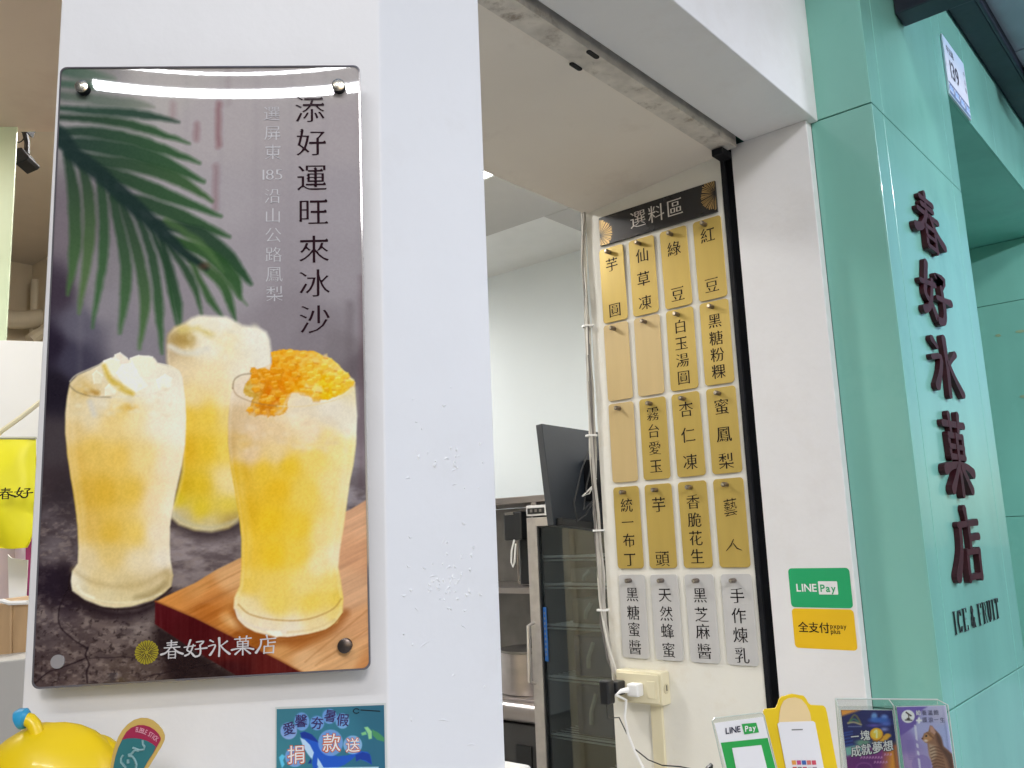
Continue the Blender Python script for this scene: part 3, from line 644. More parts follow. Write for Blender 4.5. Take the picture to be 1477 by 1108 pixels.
# ------------------------------------------------------------------ name tags on the jamb
def rrect(w, h, r, n=5):
    out = []
    for cx, cy, a0 in ((w/2-r, h/2-r, 0), (-w/2+r, h/2-r, 90), (-w/2+r, -h/2+r, 180), (w/2-r, -h/2+r, 270)):
        for k in range(n+1): a = math.radians(a0+90*k/n); out.append((cx+r*math.cos(a), cy+r*math.sin(a)))
    return out
XT = 1.629; EX = np.array([0, -1.0, 0])                  # reading direction on the jamb
def tagthing(cy, cz, text, m, label, cat='ingredient tag', grp=None):
    t = thing('ingredient_tag', (XT, cy, cz-.089), label, cat, grp); C0 = np.array([XT-.0045, cy, cz]); return t, C0
ys = [1.0765, .9950, .9125, .8305]; zs = [2.116, 1.935, 1.752, 1.5655, 1.3775]
# (text pieces with their heights as fractions from the top), material
T = [[('芋圓', (.25, .86)), ('仙草凍', (.24, .55, .86)), ('綠豆', (.27, .85)), ('紅豆', (.22, .84))],
     [('', ()), ('', ()), ('白玉湯圓', (.23, .44, .65, .86)), ('黑糖粉粿', (.25, .46, .66, .86))],
     [('', ()), ('霧台愛玉', (.21, .42, .63, .85)), ('杏仁凍', (.21, .52, .84)), ('蜜鳳梨', (.24, .56, .87))],
     [('統一布丁', (.24, .45, .67, .9)), ('芋頭', (.26, .9)), ('香脆花生', (.25, .46, .67, .88)), ('藝人', (.34, .76))],
     [('黑糖蜜醬', (.25, .47, .67, .88)), ('天然蜂蜜', (.25, .47, .67, .89)), ('黑芝麻醬', (.25, .47, .66, .88)), ('手作煉乳', (.25, .47, .68, .9))]]
plate_me = {}
for r in range(5):
    for k in range(4):
        text, hs = T[r][k]; m = SILV if r == 4 else (GOLD if text else GOLDP)
        pos = ('leftmost', 'second from left', 'third from left', 'rightmost')[k]
        rw = ('top row', 'second row', 'middle row', 'fourth row', 'bottom row')[r]
        if text: lb = f'{"silver" if r == 4 else "gold"} tag with {len(text)} {"handwritten " if text == "藝人" else ""}characters, {pos} in the {rw}'
        else: lb = {(1, 0): 'blank pale gold tag, leftmost in the second row', (1, 1): 'blank pale gold tag, second from the left in the second row', (2, 0): 'blank pale gold tag, leftmost in the middle row'}[(r, k)]
        t, C0 = tagthing(ys[k], zs[r], text, m, lb, grp='silver tags in the bottom row' if r == 4 else 'gold tags on the jamb')
        rot = math.radians(random.uniform(-.5, .5)); EXr = EX*math.cos(rot)+Z*math.sin(rot); EZr = Z*math.cos(rot)-EX*math.sin(rot)
        H = .1765 if r < 4 else .1745
        obj('plate', MB().prism([C0+EXr*a+EZr*b for a, b in rrect(.0665, H, .0075)], (.002, 0, 0)), m, t, bevel=.0004, seg=1)
        pc = C0+EXr*(-.003)+EZr*(H/2-.0125)
        pn = obj('standoff_pin', MB().tube([pc+X*.0044, pc-X*.0005, pc-X*.0006, pc-X*.0165, pc-X*.018], [.0042, .0042, .0048, .0048, .0038], 14), PIN, t, smooth=True)
        obj('pin_cap', MB().tube([pc-X*.0181, pc-X*.0187], .0034, 12), PINC, pn)
        if text:
            mb = MB()
            for ch, h in zip(text, hs):
                o = C0+EZr*(H/2-h*H)-X*.0004
                if ch == '人':
                    for st in (((.002, .013), (-.004, .002), (-.016, -.010)), ((.001, .005), (.008, -.005), (.019, -.009))): mb.tube([o+EXr*a+EZr*b for a, b in st], [.0008, .0012, .0005], 5)
                elif text == '藝人': write(mb, ch, o+EXr*.001, EXr*math.cos(.12)+EZr*math.sin(.12), EZr, .035, -.010, -.010, sx=.85)
                else: write(mb, ch, o, EXr, EZr, .0300 if len(text) == 4 else .0325, .010, -.017)
            obj('lettering', mb, INK, t, fix=False)
# header banner
bn = thing('tag_header_board', (XT, .953, 2.21), 'black header board lettered 選料區 with gold fan patterns at both ends', 'sign board')
obj('board', MB().box((XT-.0065, .8035, 2.2125), (XT-.0005, 1.1045, 2.2815)), mat('black_acrylic_board', (.016, .016, .018), .25, var=.2), bn, bevel=.0006)
mb = MB()
for k, ch in enumerate('選料區'): write(mb, ch, (XT-.0068, .998-.048*k, 2.2475), EX, Z, .040, .004, -.019)
obj('lettering', mb, mat('pale_lettering', (.66, .63, .58), .5), bn, fix=False)
GF = mat('gold_foil_line', (.50, .33, .12), .35, .6)
for cy, cz, a0, a1 in ((1.1045, 2.2385, -100, 100), (.8035, 2.2535, 80, 280)):
    mb = MB()
    for k in range(30):
        a = math.radians(a0+(a1-a0)*(k+.5)/30+random.uniform(-2, 2)); r0 = .004+.004*(k % 3); r1 = .036+random.uniform(-.003, .001)
        d = EX*math.cos(a)+Z*math.sin(a); q_ = EX*-math.sin(a)+Z*math.cos(a); o = np.array([XT-.0067, cy, cz])
        def clampp(p): return np.array([p[0], min(max(p[1], .8040), 1.1040), min(max(p[2], 2.2130), 2.2810)])
        mb.add([clampp(o+d*r0), clampp(o+d*r1-q_*.0011), clampp(o+d*r1+q_*.0011)], [(0, 1, 2)])
    obj('gold_fan', mb, GF, bn, fix=False)
pc = np.array([XT-.0065, .822, 2.222])

# stickers
def sticker(z0, z1, m, label):
    t = thing('payment_sticker', (1.6305, .665, z0), label, 'sticker'); cy = (.7238+.6066)/2
    obj('sheet', MB().prism([np.array([1.6300, cy, (z0+z1)/2])+EX*a+Z*b for a, b in rrect(.1165, z1-z0, .007)], (.0004, 0, 0)), m, t); return t, cy
GRN = mat('green_sticker', (.01, .36, .13), .45, var=.02); YEL = mat('golden_yellow_sticker', (.80, .49, .005), .45, var=.02); WST = mat('white_ink', (.82, .82, .82), .5)
t, cy = sticker(1.4025, 1.4745, GRN, 'green sticker with white LINE Pay lettering on the jamb')
mb = MB(); write(mb, 'LINE', (1.6296, .6905, 1.4385), EX, Z, .0145, .03, .03, exact=True); obj('lettering', mb, WST, t, fix=False)
obj('white_box', MB().prism([np.array([1.6298, .6495, 1.4385])+EX*a+Z*b for a, b in rrect(.036, .024, .0015)], (.0002, 0, 0)), WST, t)
mb = MB(); write(mb, 'Pay', (1.6295, .6495, 1.4375), EX, Z, .0135, .025, .025); obj('box_lettering', mb, GRN, t, fix=False)
t, cy = sticker(1.3285, 1.4005, YEL, 'golden yellow sticker lettered 全支付 below the green sticker')
mb = MB(); write(mb, '全支付', (1.6296, .684, 1.3655), EX, Z, .0185, .018, .018)
obj('lettering', mb, INK, t, fix=False); mb = MB(); write(mb, 'pxpay', (1.6296, .6375, 1.3700), EX, Z, .0088, .012, .012, sx=.95); write(mb, 'plus', (1.6296, .6435, 1.3605), EX, Z, .0088, .012, .012, sx=.95)
obj('small_lettering', mb, INK, t, fix=False)

# wall outlet with plugs
ot = thing('wall_outlet', (1.612, 1.05, 1.19), 'cream surface mounted outlet box with two plugs below the silver tags', 'outlet')
obj('outlet_box', MB().box((1.597, 1.0, 1.204), (1.629, 1.112, 1.269)), CREAMP, ot, bevel=.003)
obj('front_plate', MB().box((1.592, 1.006, 1.208), (1.5968, 1.108, 1.265)), CREAMP, ot, bevel=.0015)
obj('rocker', MB().box((1.590, 1.012, 1.218), (1.5918, 1.032, 1.252)), CREAMP, ot, bevel=.0008)
obj('knockout_ring', MB().tube([(1.612, .9993, 1.236), (1.612, .9985, 1.236)], .010, 16), mat('cream_ring', (.6, .54, .36), .5), ot)
obj('side_screw', MB().box((1.611, .9978, 1.232), (1.614, .9984, 1.243)), BLACK, ot)
bp = thing('black_power_plug', (1.57, 1.10, 1.22), 'black plug adapter in the left socket of the cream outlet box', 'plug')
obj('plug_body', MB().box((1.560, 1.085, 1.222), (1.5915, 1.108, 1.250)), BLACK, bp, bevel=.003); obj('plug_head', MB().box((1.535, 1.090, 1.208), (1.560, 1.114, 1.255)), BLACK, bp, bevel=.004)
p0 = np.array([1.545, 1.103, 1.21]); pth = [p0, p0-Z*.03] + [ax(px, py, 1.60) for px, py in ((893, 1035), (906, 1062), (915, 1080), (935, 1096), (955, 1104), (982, 1106), (1010, 1112))]
obj('cord', MB().tube(pth, .0014, 6), BLACK, bp, smooth=True)
wp = thing('white_charger_plug', (1.58, 1.06, 1.22), 'white charger plug with white cable in the middle of the outlet box', 'plug')
obj('plug_body', MB().box((1.568, 1.040, 1.222), (1.5915, 1.068, 1.248)), WPLAS, wp, bevel=.004)
pth = [np.array([1.566, 1.062, 1.236]), np.array([1.552, 1.07, 1.235]), np.array([1.545, 1.078, 1.228])] + [ax(px, py, 1.57) for px, py in ((903, 1010), (901, 1035), (906, 1060), (916, 1085), (930, 1112), (940, 1130))]
obj('cord', MB().tube(pth, [.006, .0045]+[.0028]*(len(pth)-2), 8), WPLAS, wp, smooth=True)

# counter below the hatch
ct = tag(obj('serving_counter', MB().box((.70, .62, .86), (1.628, 1.1, .90)), mat('pale_counter', (.6, .58, .55), .4)), 'pale serving counter in the hatch below the frame', 'counter')
ct2 = tag(obj('street_counter', MB().box((-.6, .30, .98), (1.2, .54, 1.0)).box((1.2, .2, 1.0), (1.64, .5, 1.03)), mat('pale_counter', (.6, .58, .55), .4)), 'pale ledge along the shop front below the frame', 'counter')
#PART2
# ================================================================== the big drinks picture
WP = W0-.0275
K_ = [(uof(aw(x, y, WP)), aw(x, y, WP)[2]) for x, y in ((88, 99), (519, 95.5), (533, 967), (48, 990.5))]
PCU, PCZ = sum(k[0] for k in K_)/4, sum(k[1] for k in K_)/4; PW_ = (K_[1][0]-K_[0][0]+K_[2][0]-K_[3][0])/2; PH_ = (K_[0][1]+K_[1][1]-K_[2][1]-K_[3][1])/2
THP = math.radians(.45); EU = U*math.cos(THP)+Z*math.sin(THP); EZ = Z*math.cos(THP)-U*math.sin(THP)
PZ0 = PCZ-PH_/2
def pq(a, b, w): return uwz(PCU, w, PCZ)+EU*a+EZ*b
ps = thing('drinks_poster', uwz(-.21, W0-.02, PZ0), 'tall acrylic picture of three yellow smoothies and palm leaves on the white pillar', 'poster')
def ppos(u, v):
    w = WP+.0007*((1-((u-.5)/.5)**2)*np.exp(-v/.12)-1)
    return uwz(PCU, 0, PCZ)+w[..., None]*WV+((u-.5)*PW_)[..., None]*EU+((.5-v)*PH_)[..., None]*EZ
c = Canvas(430, 840, ppos)
X0_ = c.X.copy(); Y0_ = c.Y.copy(); wx_ = c.noise(16, seed=71)*1.5; wy_ = c.noise(16, seed=72)*1.5; c.X = c.X+wx_; c.Y = c.Y+wy_
# wall behind
c.C[:] = c.fill([(100,110,(120,118,118)),(250,120,(168,162,162)),(480,110,(166,160,162)),(120,170,(140,136,138)),(300,180,(164,156,160)),(500,180,(160,152,157)),(300,300,(158,151,157)),(500,300,(152,145,152)),
    (350,400,(150,143,150)),(490,400,(148,141,148)),(95,330,(112,102,110)),(80,420,(60,50,62)),(72,500,(36,28,42)),(78,560,(30,24,34)),(115,470,(92,88,102)),(150,440,(132,126,134)),(190,490,(128,122,131)),(105,520,(62,58,74)),
    (230,440,(138,130,138)),(135,400,(128,122,128)),(520,470,(138,131,138)),(527,520,(92,82,88)),(523,600,(118,108,116)),(527,680,(140,132,140)),(500,500,(122,114,120)),(440,490,(128,120,127)),(410,470,(134,126,133)),
    (75,640,(64,56,60)),(75,700,(58,48,52)),(80,760,(84,74,78)),(85,800,(108,98,102)),(75,840,(38,28,36)),(90,850,(40,28,36)),(60,900,(92,80,82)),(285,700,(120,110,112)),(285,790,(140,128,130)),(300,830,(126,114,115)),(190,890,(122,110,108)),
    (150,910,(100,86,84)),(120,950,(96,82,80)),(200,960,(80,66,62)),(260,950,(58,44,42)),(300,975,(72,58,52)),(180,985,(80,66,60)),(70,975,(76,62,62))], sig=34)
# blurred boards and stains of the backdrop
for px, a, b, w_, cc, o_ in ((316,150,210,3,(120,72,78),.75),(312,240,300,3,(120,84,92),.55),(284,180,200,3,(128,92,98),.7),(250,150,170,4,(140,112,116),.5),(330,95,150,3,(140,130,132),.5),(505,440,560,6,(104,94,100),.4),(522,400,700,3,(110,90,98),.6),(455,230,420,5,(148,136,142),.35)):
    c.stroke([(px, a), (px-1, b)], w_, cc, blur=5, op=o_)
for k in range(9):
    x = 120+k*50; c.stroke([(x, 100), (x-6, 600)], 2, (138,132,138), blur=6, op=.22)
tb = np.clip((c.Y-650)/60, 0, 1)*np.clip(.5+c.noise(26, 12, 3, 4)*1.6, 0, 1); c.put(tb*.55, (56, 44, 46))
tb = np.clip((c.Y-690)/60, 0, 1)*np.clip(c.noise(9, 5, 4, 4)*2.2, 0, 1); c.put(tb*.55, (134, 120, 116))
tb = np.clip((c.Y-840)/40, 0, 1)*np.clip(c.noise(5, 4, 5, 3)*2.6-.6, 0, 1); c.put(tb*.7, (36, 26, 26))
c.ell(84, 842, 34, 26, (34, 24, 34), blur=12, op=.85); c.ell(92, 712, 20, 30, (46, 38, 42), blur=12, op=.6)
for P_, w_ in (([(100,846),(92,862),(84,885),(88,905),(100,918),(118,930),(127,936)],.9),([(127,934),(124,945),(129,958),(125,970),(126,985)],1.2),([(50,986),(70,970),(90,963),(122,950)],.9),([(215,975),(250,968),(290,960),(320,955)],.7),([(130,950),(180,948),(230,952)],.5)):
    c.stroke(P_, w_, (30, 20, 24), blur=1.0, op=.85)
# palm frond
DK = (34, 52, 42); MD = (44, 80, 44); LG = (70, 104, 58)
def leaf(pts, w, c0=DK, c1=MD, blur=3.4, op=.9):
    n = len(pts); t = np.linspace(0, 1, n); ws = 1.3*w*np.minimum(1, .62+1.1*t)*np.minimum(1, (1.06-t)*3.2); c.stroke(pts, ws, (c0, c1), blur=blur, op=op)
leaf([(80,100),(120,106),(165,114)], 7, (58,84,72), (96,112,98), 4, .8)
leaf([(80,120),(130,124),(178,131)], 5, (56,84,70), (80,104,84), 3, .75); leaf([(80,137),(140,144),(190,150),(222,154)], 6, (66,84,74), (112,118,106), 3.5, .7)
leaf([(82,156),(156,161),(213,167),(258,176)], 4.6, (40,64,52), (36,58,46)); leaf([(82,169),(156,174),(213,187),(272,207)], 4.8)
leaf([(80,190),(146,192),(213,208),(288,235)], 6.6, (32,50,44), MD); leaf([(88,207),(146,211),(222,229),(294,262)], 8.5, (30,48,44), MD)
leaf([(100,221),(130,230),(194,239),(251,256),(306,290)], 7.2, (30,48,44), (54,86,46))
leaf([(127,240),(175,256),(237,280),(318,312)], 7.6, DK, MD); leaf([(165,285),(205,292),(262,313),(331,342)], 7.8, DK, (42,76,42))
leaf([(224,322),(287,338),(330,372),(362,410)], 8.2, DK, (34,68,38)); leaf([(247,346),(300,366),(336,402),(347,430)], 7.4, (40,72,36), (44,80,42))
leaf([(262,363),(313,401),(330,430),(339,462)], 5.2, (54,84,44), MD); leaf([(237,346),(275,401),(291,452)], 4.6, DK, (50,84,46))
leaf([(228,330),(247,394),(257,440),(259,470)], 4.6, DK, (46,84,46)); leaf([(275,376),(303,432),(320,456)], 4.2, (56,84,48), MD)
leaf([(300,380),(330,410),(357,440)], 3, (60,86,50), (70,100,66), 3, .7); leaf([(240,318),(290,352),(322,392)], 5, (74,104,58), (84,112,70), 3, .6)
leaf([(97,225),(106,280),(108,356),(98,424)], 7, DK, LG); leaf([(118,238),(127,280),(128,351),(114,452)], 6.6, DK, (84,112,66)); leaf([(144,252),(147,280),(149,368),(133,472)], 5.6, DK, (60,98,56))
leaf([(160,262),(166,300),(180,368),(181,419),(173,481)], 6.2, DK, (64,100,58)); leaf([(172,280),(196,356),(209,432),(201,503)], 6.2, DK, (74,108,60)); leaf([(194,300),(219,368),(229,444),(233,510)], 5.2, DK, (58,96,54))
leaf([(212,318),(236,372),(246,420),(255,470)], 3.6, DK, MD)
c.stroke([(74,185),(92,200),(105,221),(127,238),(146,253),(171,276),(194,297),(224,325),(247,348),(270,368),(298,388)], [10,11,11,11,11,11,11,10,8,6,3], (30,46,44), blur=3.5, op=.92)
c.ell(294, 384, 6, 4, (96,56,44), blur=4, op=.6)

vein = c.noise(40, 2.2, 31, 2, rot=.5)*(c.Y < 520); c.C += (vein*1.5)[..., None]*np.array((.8, 1, .7))
c.X = X0_+wx_*.2; c.Y = Y0_+wy_*.2
def glass(poly, cps, sig=26, blur=1.4):
    f = c.fill(cps, soft=.5, sig=sig); f = 255*(np.clip(f, 1, 255)/255)**np.array((.50, .58, .70)); f = f+(c.noise(9, 15, 8, 3)*5)[..., None]; d = c.sd(poly); m = np.clip(.5-d/(2*blur), 0, 1); c.C += m[..., None]*(f-c.C)
    rim = np.clip(1-np.abs(d+3)/3.5, 0, 1)*(d < 1); c.put(rim*.22, (236, 226, 205)); return d
# middle glass, out of focus
c.stroke([(250,752),(300,772),(350,756)], 9, (54,42,44), blur=9, op=.8)
g2 = [(242,482),(251,472),(266,466),(276,459),(287,455),(305,456),(327,457),(337,462),(349,470),(362,471),(373,472),(384,479),(389,490),(391,505),(392,530),(390,560),(386,610),(372,680),(352,735),(345,750),(330,762),(305,767),(281,765),(258,757),(247,747),(247,732),(252,722),(262,680),(264,620),(250,560),(240,520),(240,498)]
glass(g2, [(250,488,(110,98,84)),(262,480,(170,150,90)),(285,462,(206,202,188)),(320,465,(206,204,196)),(370,480,(206,204,196)),(385,520,(200,198,190)),(250,505,(140,122,104)),(262,495,(172,140,84)),(300,500,(212,206,192)),(320,492,(208,190,150)),
    (260,530,(196,172,138)),(300,540,(212,186,146)),(350,540,(206,196,178)),(280,575,(206,176,122)),(330,575,(212,188,150)),(275,600,(196,146,34)),(300,600,(204,156,40)),(330,600,(206,172,90)),(270,650,(180,124,14)),(300,650,(196,146,22)),(325,650,(204,164,56)),
    (262,700,(166,122,12)),(290,700,(184,140,16)),(325,690,(206,176,112)),(335,700,(208,182,124)),(255,722,(176,148,10)),(290,735,(182,150,16)),(330,730,(186,158,40)),(265,750,(142,130,92)),(300,757,(160,146,104)),(335,750,(110,92,50)),(252,742,(150,142,126))], sig=20, blur=3)
c.ell(262, 490, 16, 9, (160, 128, 62), blur=5, op=.7); c.stroke([(246,500),(262,508),(280,509),(300,503)], 4, (214,208,196), blur=3, op=.8); c.stroke([(262,476),(285,474),(305,484)], 4, (206,186,110), blur=4, op=.7)
c.stroke([(250,742),(275,756),(305,761),(340,752)], 3, (186,178,150), blur=3, op=.6)
# left glass
c.stroke([(104,862),(150,884),(200,884),(243,860)], 9, (34,22,26), blur=9, op=.85); c.stroke([(96,850),(92,820)], 6, (30,22,28), blur=8, op=.6)
g1 = [(101,552),(112,541),(130,533),(142,527),(150,520),(162,516),(170,510),(180,515),(186,519),(196,514),(214,513),(223,517),(228,524),(244,528),(258,534),(263,545),(267,575),(268.5,601),(267,640),(262,672),(254,707),(249,735),(245,760),(245,785),(246,808),(250,830),(247,846),(238,855),(220,866),(189,875),(165,877),(148,875),(122,865),(104,852),(102,838),(104,824),(112,812),(113,790),(112,760),(107,720),(102,690),(97,655),(94,625),(94,595),(97,570)]
glass(g1, [(110,548,(172,150,110)),(125,560,(170,130,60)),(135,545,(196,184,160)),(160,525,(214,208,196)),(180,520,(206,196,184)),(200,525,(212,206,190)),(225,530,(206,202,186)),(250,540,(198,190,176)),(255,565,(212,206,194)),(215,560,(214,208,196)),(185,570,(206,196,170)),
    (140,580,(196,186,170)),(110,590,(190,168,128)),(104,620,(186,150,92)),(130,600,(196,178,146)),(160,610,(202,164,98)),(190,600,(208,186,140)),(230,610,(212,202,184)),(260,620,(210,204,192)),(180,595,(200,160,80)),
    (105,660,(182,134,52)),(135,650,(194,148,60)),(170,660,(200,150,58)),(205,660,(206,172,104)),(245,670,(214,190,160)),(120,710,(170,122,34)),(150,710,(178,126,28)),(190,710,(190,142,42)),(225,720,(212,180,140)),(243,730,(216,196,174)),
    (125,760,(178,134,56)),(160,770,(184,134,36)),(195,770,(198,154,60)),(225,770,(206,188,166)),(125,810,(186,164,126)),(160,800,(186,152,86)),(200,810,(200,182,152)),(235,810,(208,198,188)),(140,838,(184,160,112)),(190,845,(166,146,104)),(230,835,(178,160,128)),
    (108,835,(206,200,184)),(115,855,(168,160,134)),(150,862,(182,168,132)),(190,866,(176,162,124)),(230,855,(146,130,92)),(243,835,(120,102,66))], sig=20)
c.stroke([(100,556),(112,566),(135,572),(160,573)], .9, (110,92,70), blur=1.3, op=.55); c.stroke([(160,573),(200,571),(240,562),(262,548)], 1.0, (224,216,200), blur=1, op=.6)
c.stroke([(101,550),(110,541),(130,532),(146,525)], 1.0, (196,186,168), blur=1, op=.8); c.stroke([(228,524),(246,528),(258,536),(262,546)], .9, (226,218,200), blur=.8, op=.9)
def ice(p, col, edge=(252,248,238)):
    col = tuple(min(255, int(q*1.10+6)) for q in col)
    c.poly(p, col, 1.2); P = np.array(p); 
    for i in range(len(p)): 
        if P[i][1] < P[:,1].mean(): c.stroke([tuple(P[i-1]), tuple(P[i])], .8, edge, 1, .55)
ice([(166,512),(173,509),(184,517),(182,528),(170,526)], (206,194,180)); ice([(150,521),(160,517),(172,520),(175,530),(163,543),(150,536)], (214,206,186)); ice([(188,517),(200,513),(220,515),(224,532),(213,545),(197,535)], (210,202,184))
ice([(168,538),(176,526),(190,524),(200,540),(214,556),(196,566),(180,556)], (216,210,198)); ice([(134,540),(139,535),(148,542),(146,553),(136,553)], (200,192,168)); ice([(226,548),(238,540),(248,546),(246,558),(230,562)], (214,208,194)); ice([(152,560),(158,554),(168,560),(166,570),(152,570)], (210,204,188))
c.stroke([(150,528),(158,545),(170,556),(190,568)], [3,4,5,4], (200,166,50), blur=3, op=.75); c.stroke([(126,566),(140,567)], 4, (170,122,40), blur=3, op=.7); c.stroke([(130,580),(136,598)], 4, (206,200,192), blur=3, op=.7); c.ell(186, 588, 9, 6, (206,160,60), blur=5, op=.6)
c.stroke([(106,822),(130,838),(165,846),(205,842),(240,824)], 3.5, (176,150,100), blur=4, op=.45); c.stroke([(105,846),(125,860),(155,868),(195,868),(232,856)], 1.3, (226,218,192), blur=1.4, op=.6)
c.stroke([(101,829),(100,850),(116,866),(148,877),(190,878),(226,866),(247,848)], 1.2, (36,24,24), blur=1.2, op=.8)
c.stroke([(196,862),(220,856),(238,842)], 3, (128,108,66), blur=4, op=.5); c.stroke([(112,846),(120,856),(135,862)], 2.2, (240,236,220), blur=2, op=.6)
# wooden board
top = [(224,868),(252,854),(281,841),(312,822),(342,807),(400,780),(470,750),(505,735),(534,718),(545,712),(545,975),(437,972),(400,952),(340,922),(280,892)]
side = [(224,867),(280,891),(340,921),(400,951),(438,971),(440,980),(350,980),(320,962),(280,938),(250,918),(223,900)]
c.poly([(223,895),(250,915),(300,950),(345,980),(250,990),(222,930)], (30,18,18), blur=8, op=.8)
f = c.fill([(240,866,(196,128,62)),(290,850,(196,136,76)),(330,830,(206,156,106)),(300,880,(168,96,34)),(335,895,(190,124,60)),(300,862,(188,120,60)),(350,915,(150,82,26)),(400,940,(196,140,84)),(440,950,(214,168,122)),(500,950,(206,158,112)),(525,900,(206,152,108)),(510,850,(206,160,124)),(520,800,(202,150,114)),(525,750,(206,158,124)),(430,925,(176,112,56)),(370,925,(150,84,24)),(530,965,(192,130,80))], sig=26)
gr = c.noise(60, 2.6, 11, 3, rot=math.radians(-27))*14+c.noise(120, 7, 12, 2, rot=math.radians(-27))*12; f = f+gr[..., None]*np.array((1, .9, .7))
d = c.sd(top); m = np.clip(.5-d/2.4, 0, 1); c.C += m[..., None]*(f-c.C)
fs = c.fill([(230,880,(78,18,22)),(280,915,(70,14,16)),(330,940,(84,24,20)),(400,962,(86,26,22)),(330,965,(58,16,16))], sig=30)+(c.noise(3, 60, 14, 3)*10)[..., None]
d = c.sd(side); m = np.clip(.5-d/2.0, 0, 1); c.C += m[..., None]*(fs-c.C)
c.stroke([(224,867),(280,890),(340,920),(400,950),(437,970)], 1.2, (150,86,40), blur=1.4, op=.7)
c.ell(338, 898, 16, 7, (226,186,136), blur=5, op=.7, rot=28)
for a_, b_ in (((300,848),(350,822)),((290,872),(345,846)),((455,960),(535,905)),((440,955),(530,880))): c.stroke([a_, b_], .8, (150,92,46), blur=1.4, op=.4)
# front glass
c.stroke([(338,880),(350,905),(380,922),(430,924),(475,910),(498,885)], 5, (140,74,24), blur=6, op=.7)
g3 = [(336,556),(345,545),(360,540),(400,520),(450,515),(490,530),(511,548),(513,570),(515,600),(514,640),(510,670),(504,700),(500,730),(495,765),(490,795),(488,818),(492,840),(495,862),(494,884),(486,898),(470,908),(445,915),(415,919),(390,917),(369,912),(352,904),(342,893),(337,876),(338,862),(346,845),(348,820),(348,775),(344,740),(338,705),(332,670),(329,640),(329,605),(332,575)]
glass(g3, [(345,560,(196,176,160)),(500,560,(206,190,130)),(345,610,(170,140,108)),(335,640,(160,122,74)),(365,620,(190,156,126)),(400,625,(196,162,124)),(430,600,(212,190,160)),(480,590,(218,212,200)),(505,610,(214,212,196)),(450,625,(206,180,150)),(360,655,(190,156,126)),(400,655,(200,166,112)),(350,640,(186,142,76)),
    (345,680,(180,126,14)),(380,680,(198,146,26)),(415,672,(204,150,22)),(455,660,(208,170,74)),(495,650,(210,192,120)),(470,635,(208,176,110)),(400,705,(200,140,16)),(440,710,(206,164,56)),(480,700,(210,180,110)),(500,700,(206,186,132)),(355,740,(186,130,16)),(390,750,(206,148,16)),(430,760,(206,154,30)),(470,770,(212,180,112)),(485,800,(212,192,152)),
    (355,800,(196,142,28)),(395,800,(206,150,20)),(430,800,(208,160,44)),(460,815,(214,188,134)),(360,845,(200,156,54)),(400,850,(206,164,64)),(440,845,(208,176,96)),(480,840,(206,170,80)),(355,872,(206,180,128)),(400,872,(204,166,62)),(450,868,(206,164,54)),(485,865,(200,160,50)),(350,893,(200,184,160)),(385,902,(204,186,162)),(420,908,(206,192,174)),(460,900,(208,180,130)),(485,885,(200,168,90))], sig=16)
# fruit on top
fr_ = [(362,530),(371,532),(389,534),(392,520),(391,508),(404,505),(413,503),(432,506),(452,505),(462,511),(474,516),(482,521),(491,530),(499,538),(504,541),(507,556),(498,566),(486,571),(472,576),(460,577),(449,573),(439,569),(423,567),(416,574),(413,582),(411,592),(408,598),(398,601),(387,601),(380,596),(368,602),(358,599),(354,593),(360,586),(364,575),(352,568),(350,566),(356,555),(361,545)]
f = c.fill([(370,545,(222,160,50)),(360,565,(204,166,76)),(395,540,(226,142,20)),(405,520,(230,160,30)),(440,512,(236,180,70)),(420,545,(228,146,16)),(430,560,(230,160,24)),(450,545,(236,190,56)),(470,530,(238,198,96)),(470,550,(234,182,20)),(490,555,(230,188,50)),(478,568,(230,186,20)),(495,545,(236,202,116)),(395,570,(216,124,20)),(385,590,(208,134,34)),(365,592,(212,158,70)),(400,592,(218,160,60)),(448,560,(238,196,90))], sig=11)
cell = np.clip(c.noise(7, 6, 21, 2)*2.4, -1, 1); f = f+cell[..., None]*np.array((6, 14, 22))
d = c.sd(fr_)+c.noise(7, seed=22)*3.0; m = np.clip(.5-d/2.2, 0, 1); c.C += m[..., None]*(f-c.C)
for (x, y, r_, cc) in ((398,566,8,(226,170,60)),(430,540,4,(238,196,96)),(445,556,6,(240,204,120)),(460,562,6,(240,206,130)),(425,522,5,(236,184,70)),(455,520,6,(238,196,110)),(486,532,5,(238,200,120)),(498,548,5,(236,196,90)),(470,514,4,(240,206,140)),(380,548,5,(228,160,60)),(412,512,4,(236,176,60)),(440,510,4,(238,190,90)),(482,560,4,(232,190,60)),(368,536,4,(228,150,40)),(392,582,5,(212,120,20))):
    c.poly([(x+r_*math.cos(a)*random.uniform(.8,1.2), y+r_*.85*math.sin(a)*random.uniform(.8,1.2)) for a in (.3,1.6,2.8,4,5.2)], cc, 1.6, .75)
    c.stroke([(x-r_*.7, y+r_*.6), (x+r_*.6, y+r_*.8)], 1.0, (196,110,10), 1.2, .5)
fpoly = np.array(fr_, float); cubes = []
def inside(x, y):
    r_ = False
    for i in range(len(fpoly)):
        a, b = fpoly[i-1], fpoly[i]
        if (a[1] > y) != (b[1] > y) and x < (b[0]-a[0])*(y-a[1])/(b[1]-a[1])+a[0]: r_ = not r_
    return r_
while len(cubes) < 75:
    x, y = random.uniform(352, 506), random.uniform(506, 598)
    if inside(x, y): cubes.append((x, y))
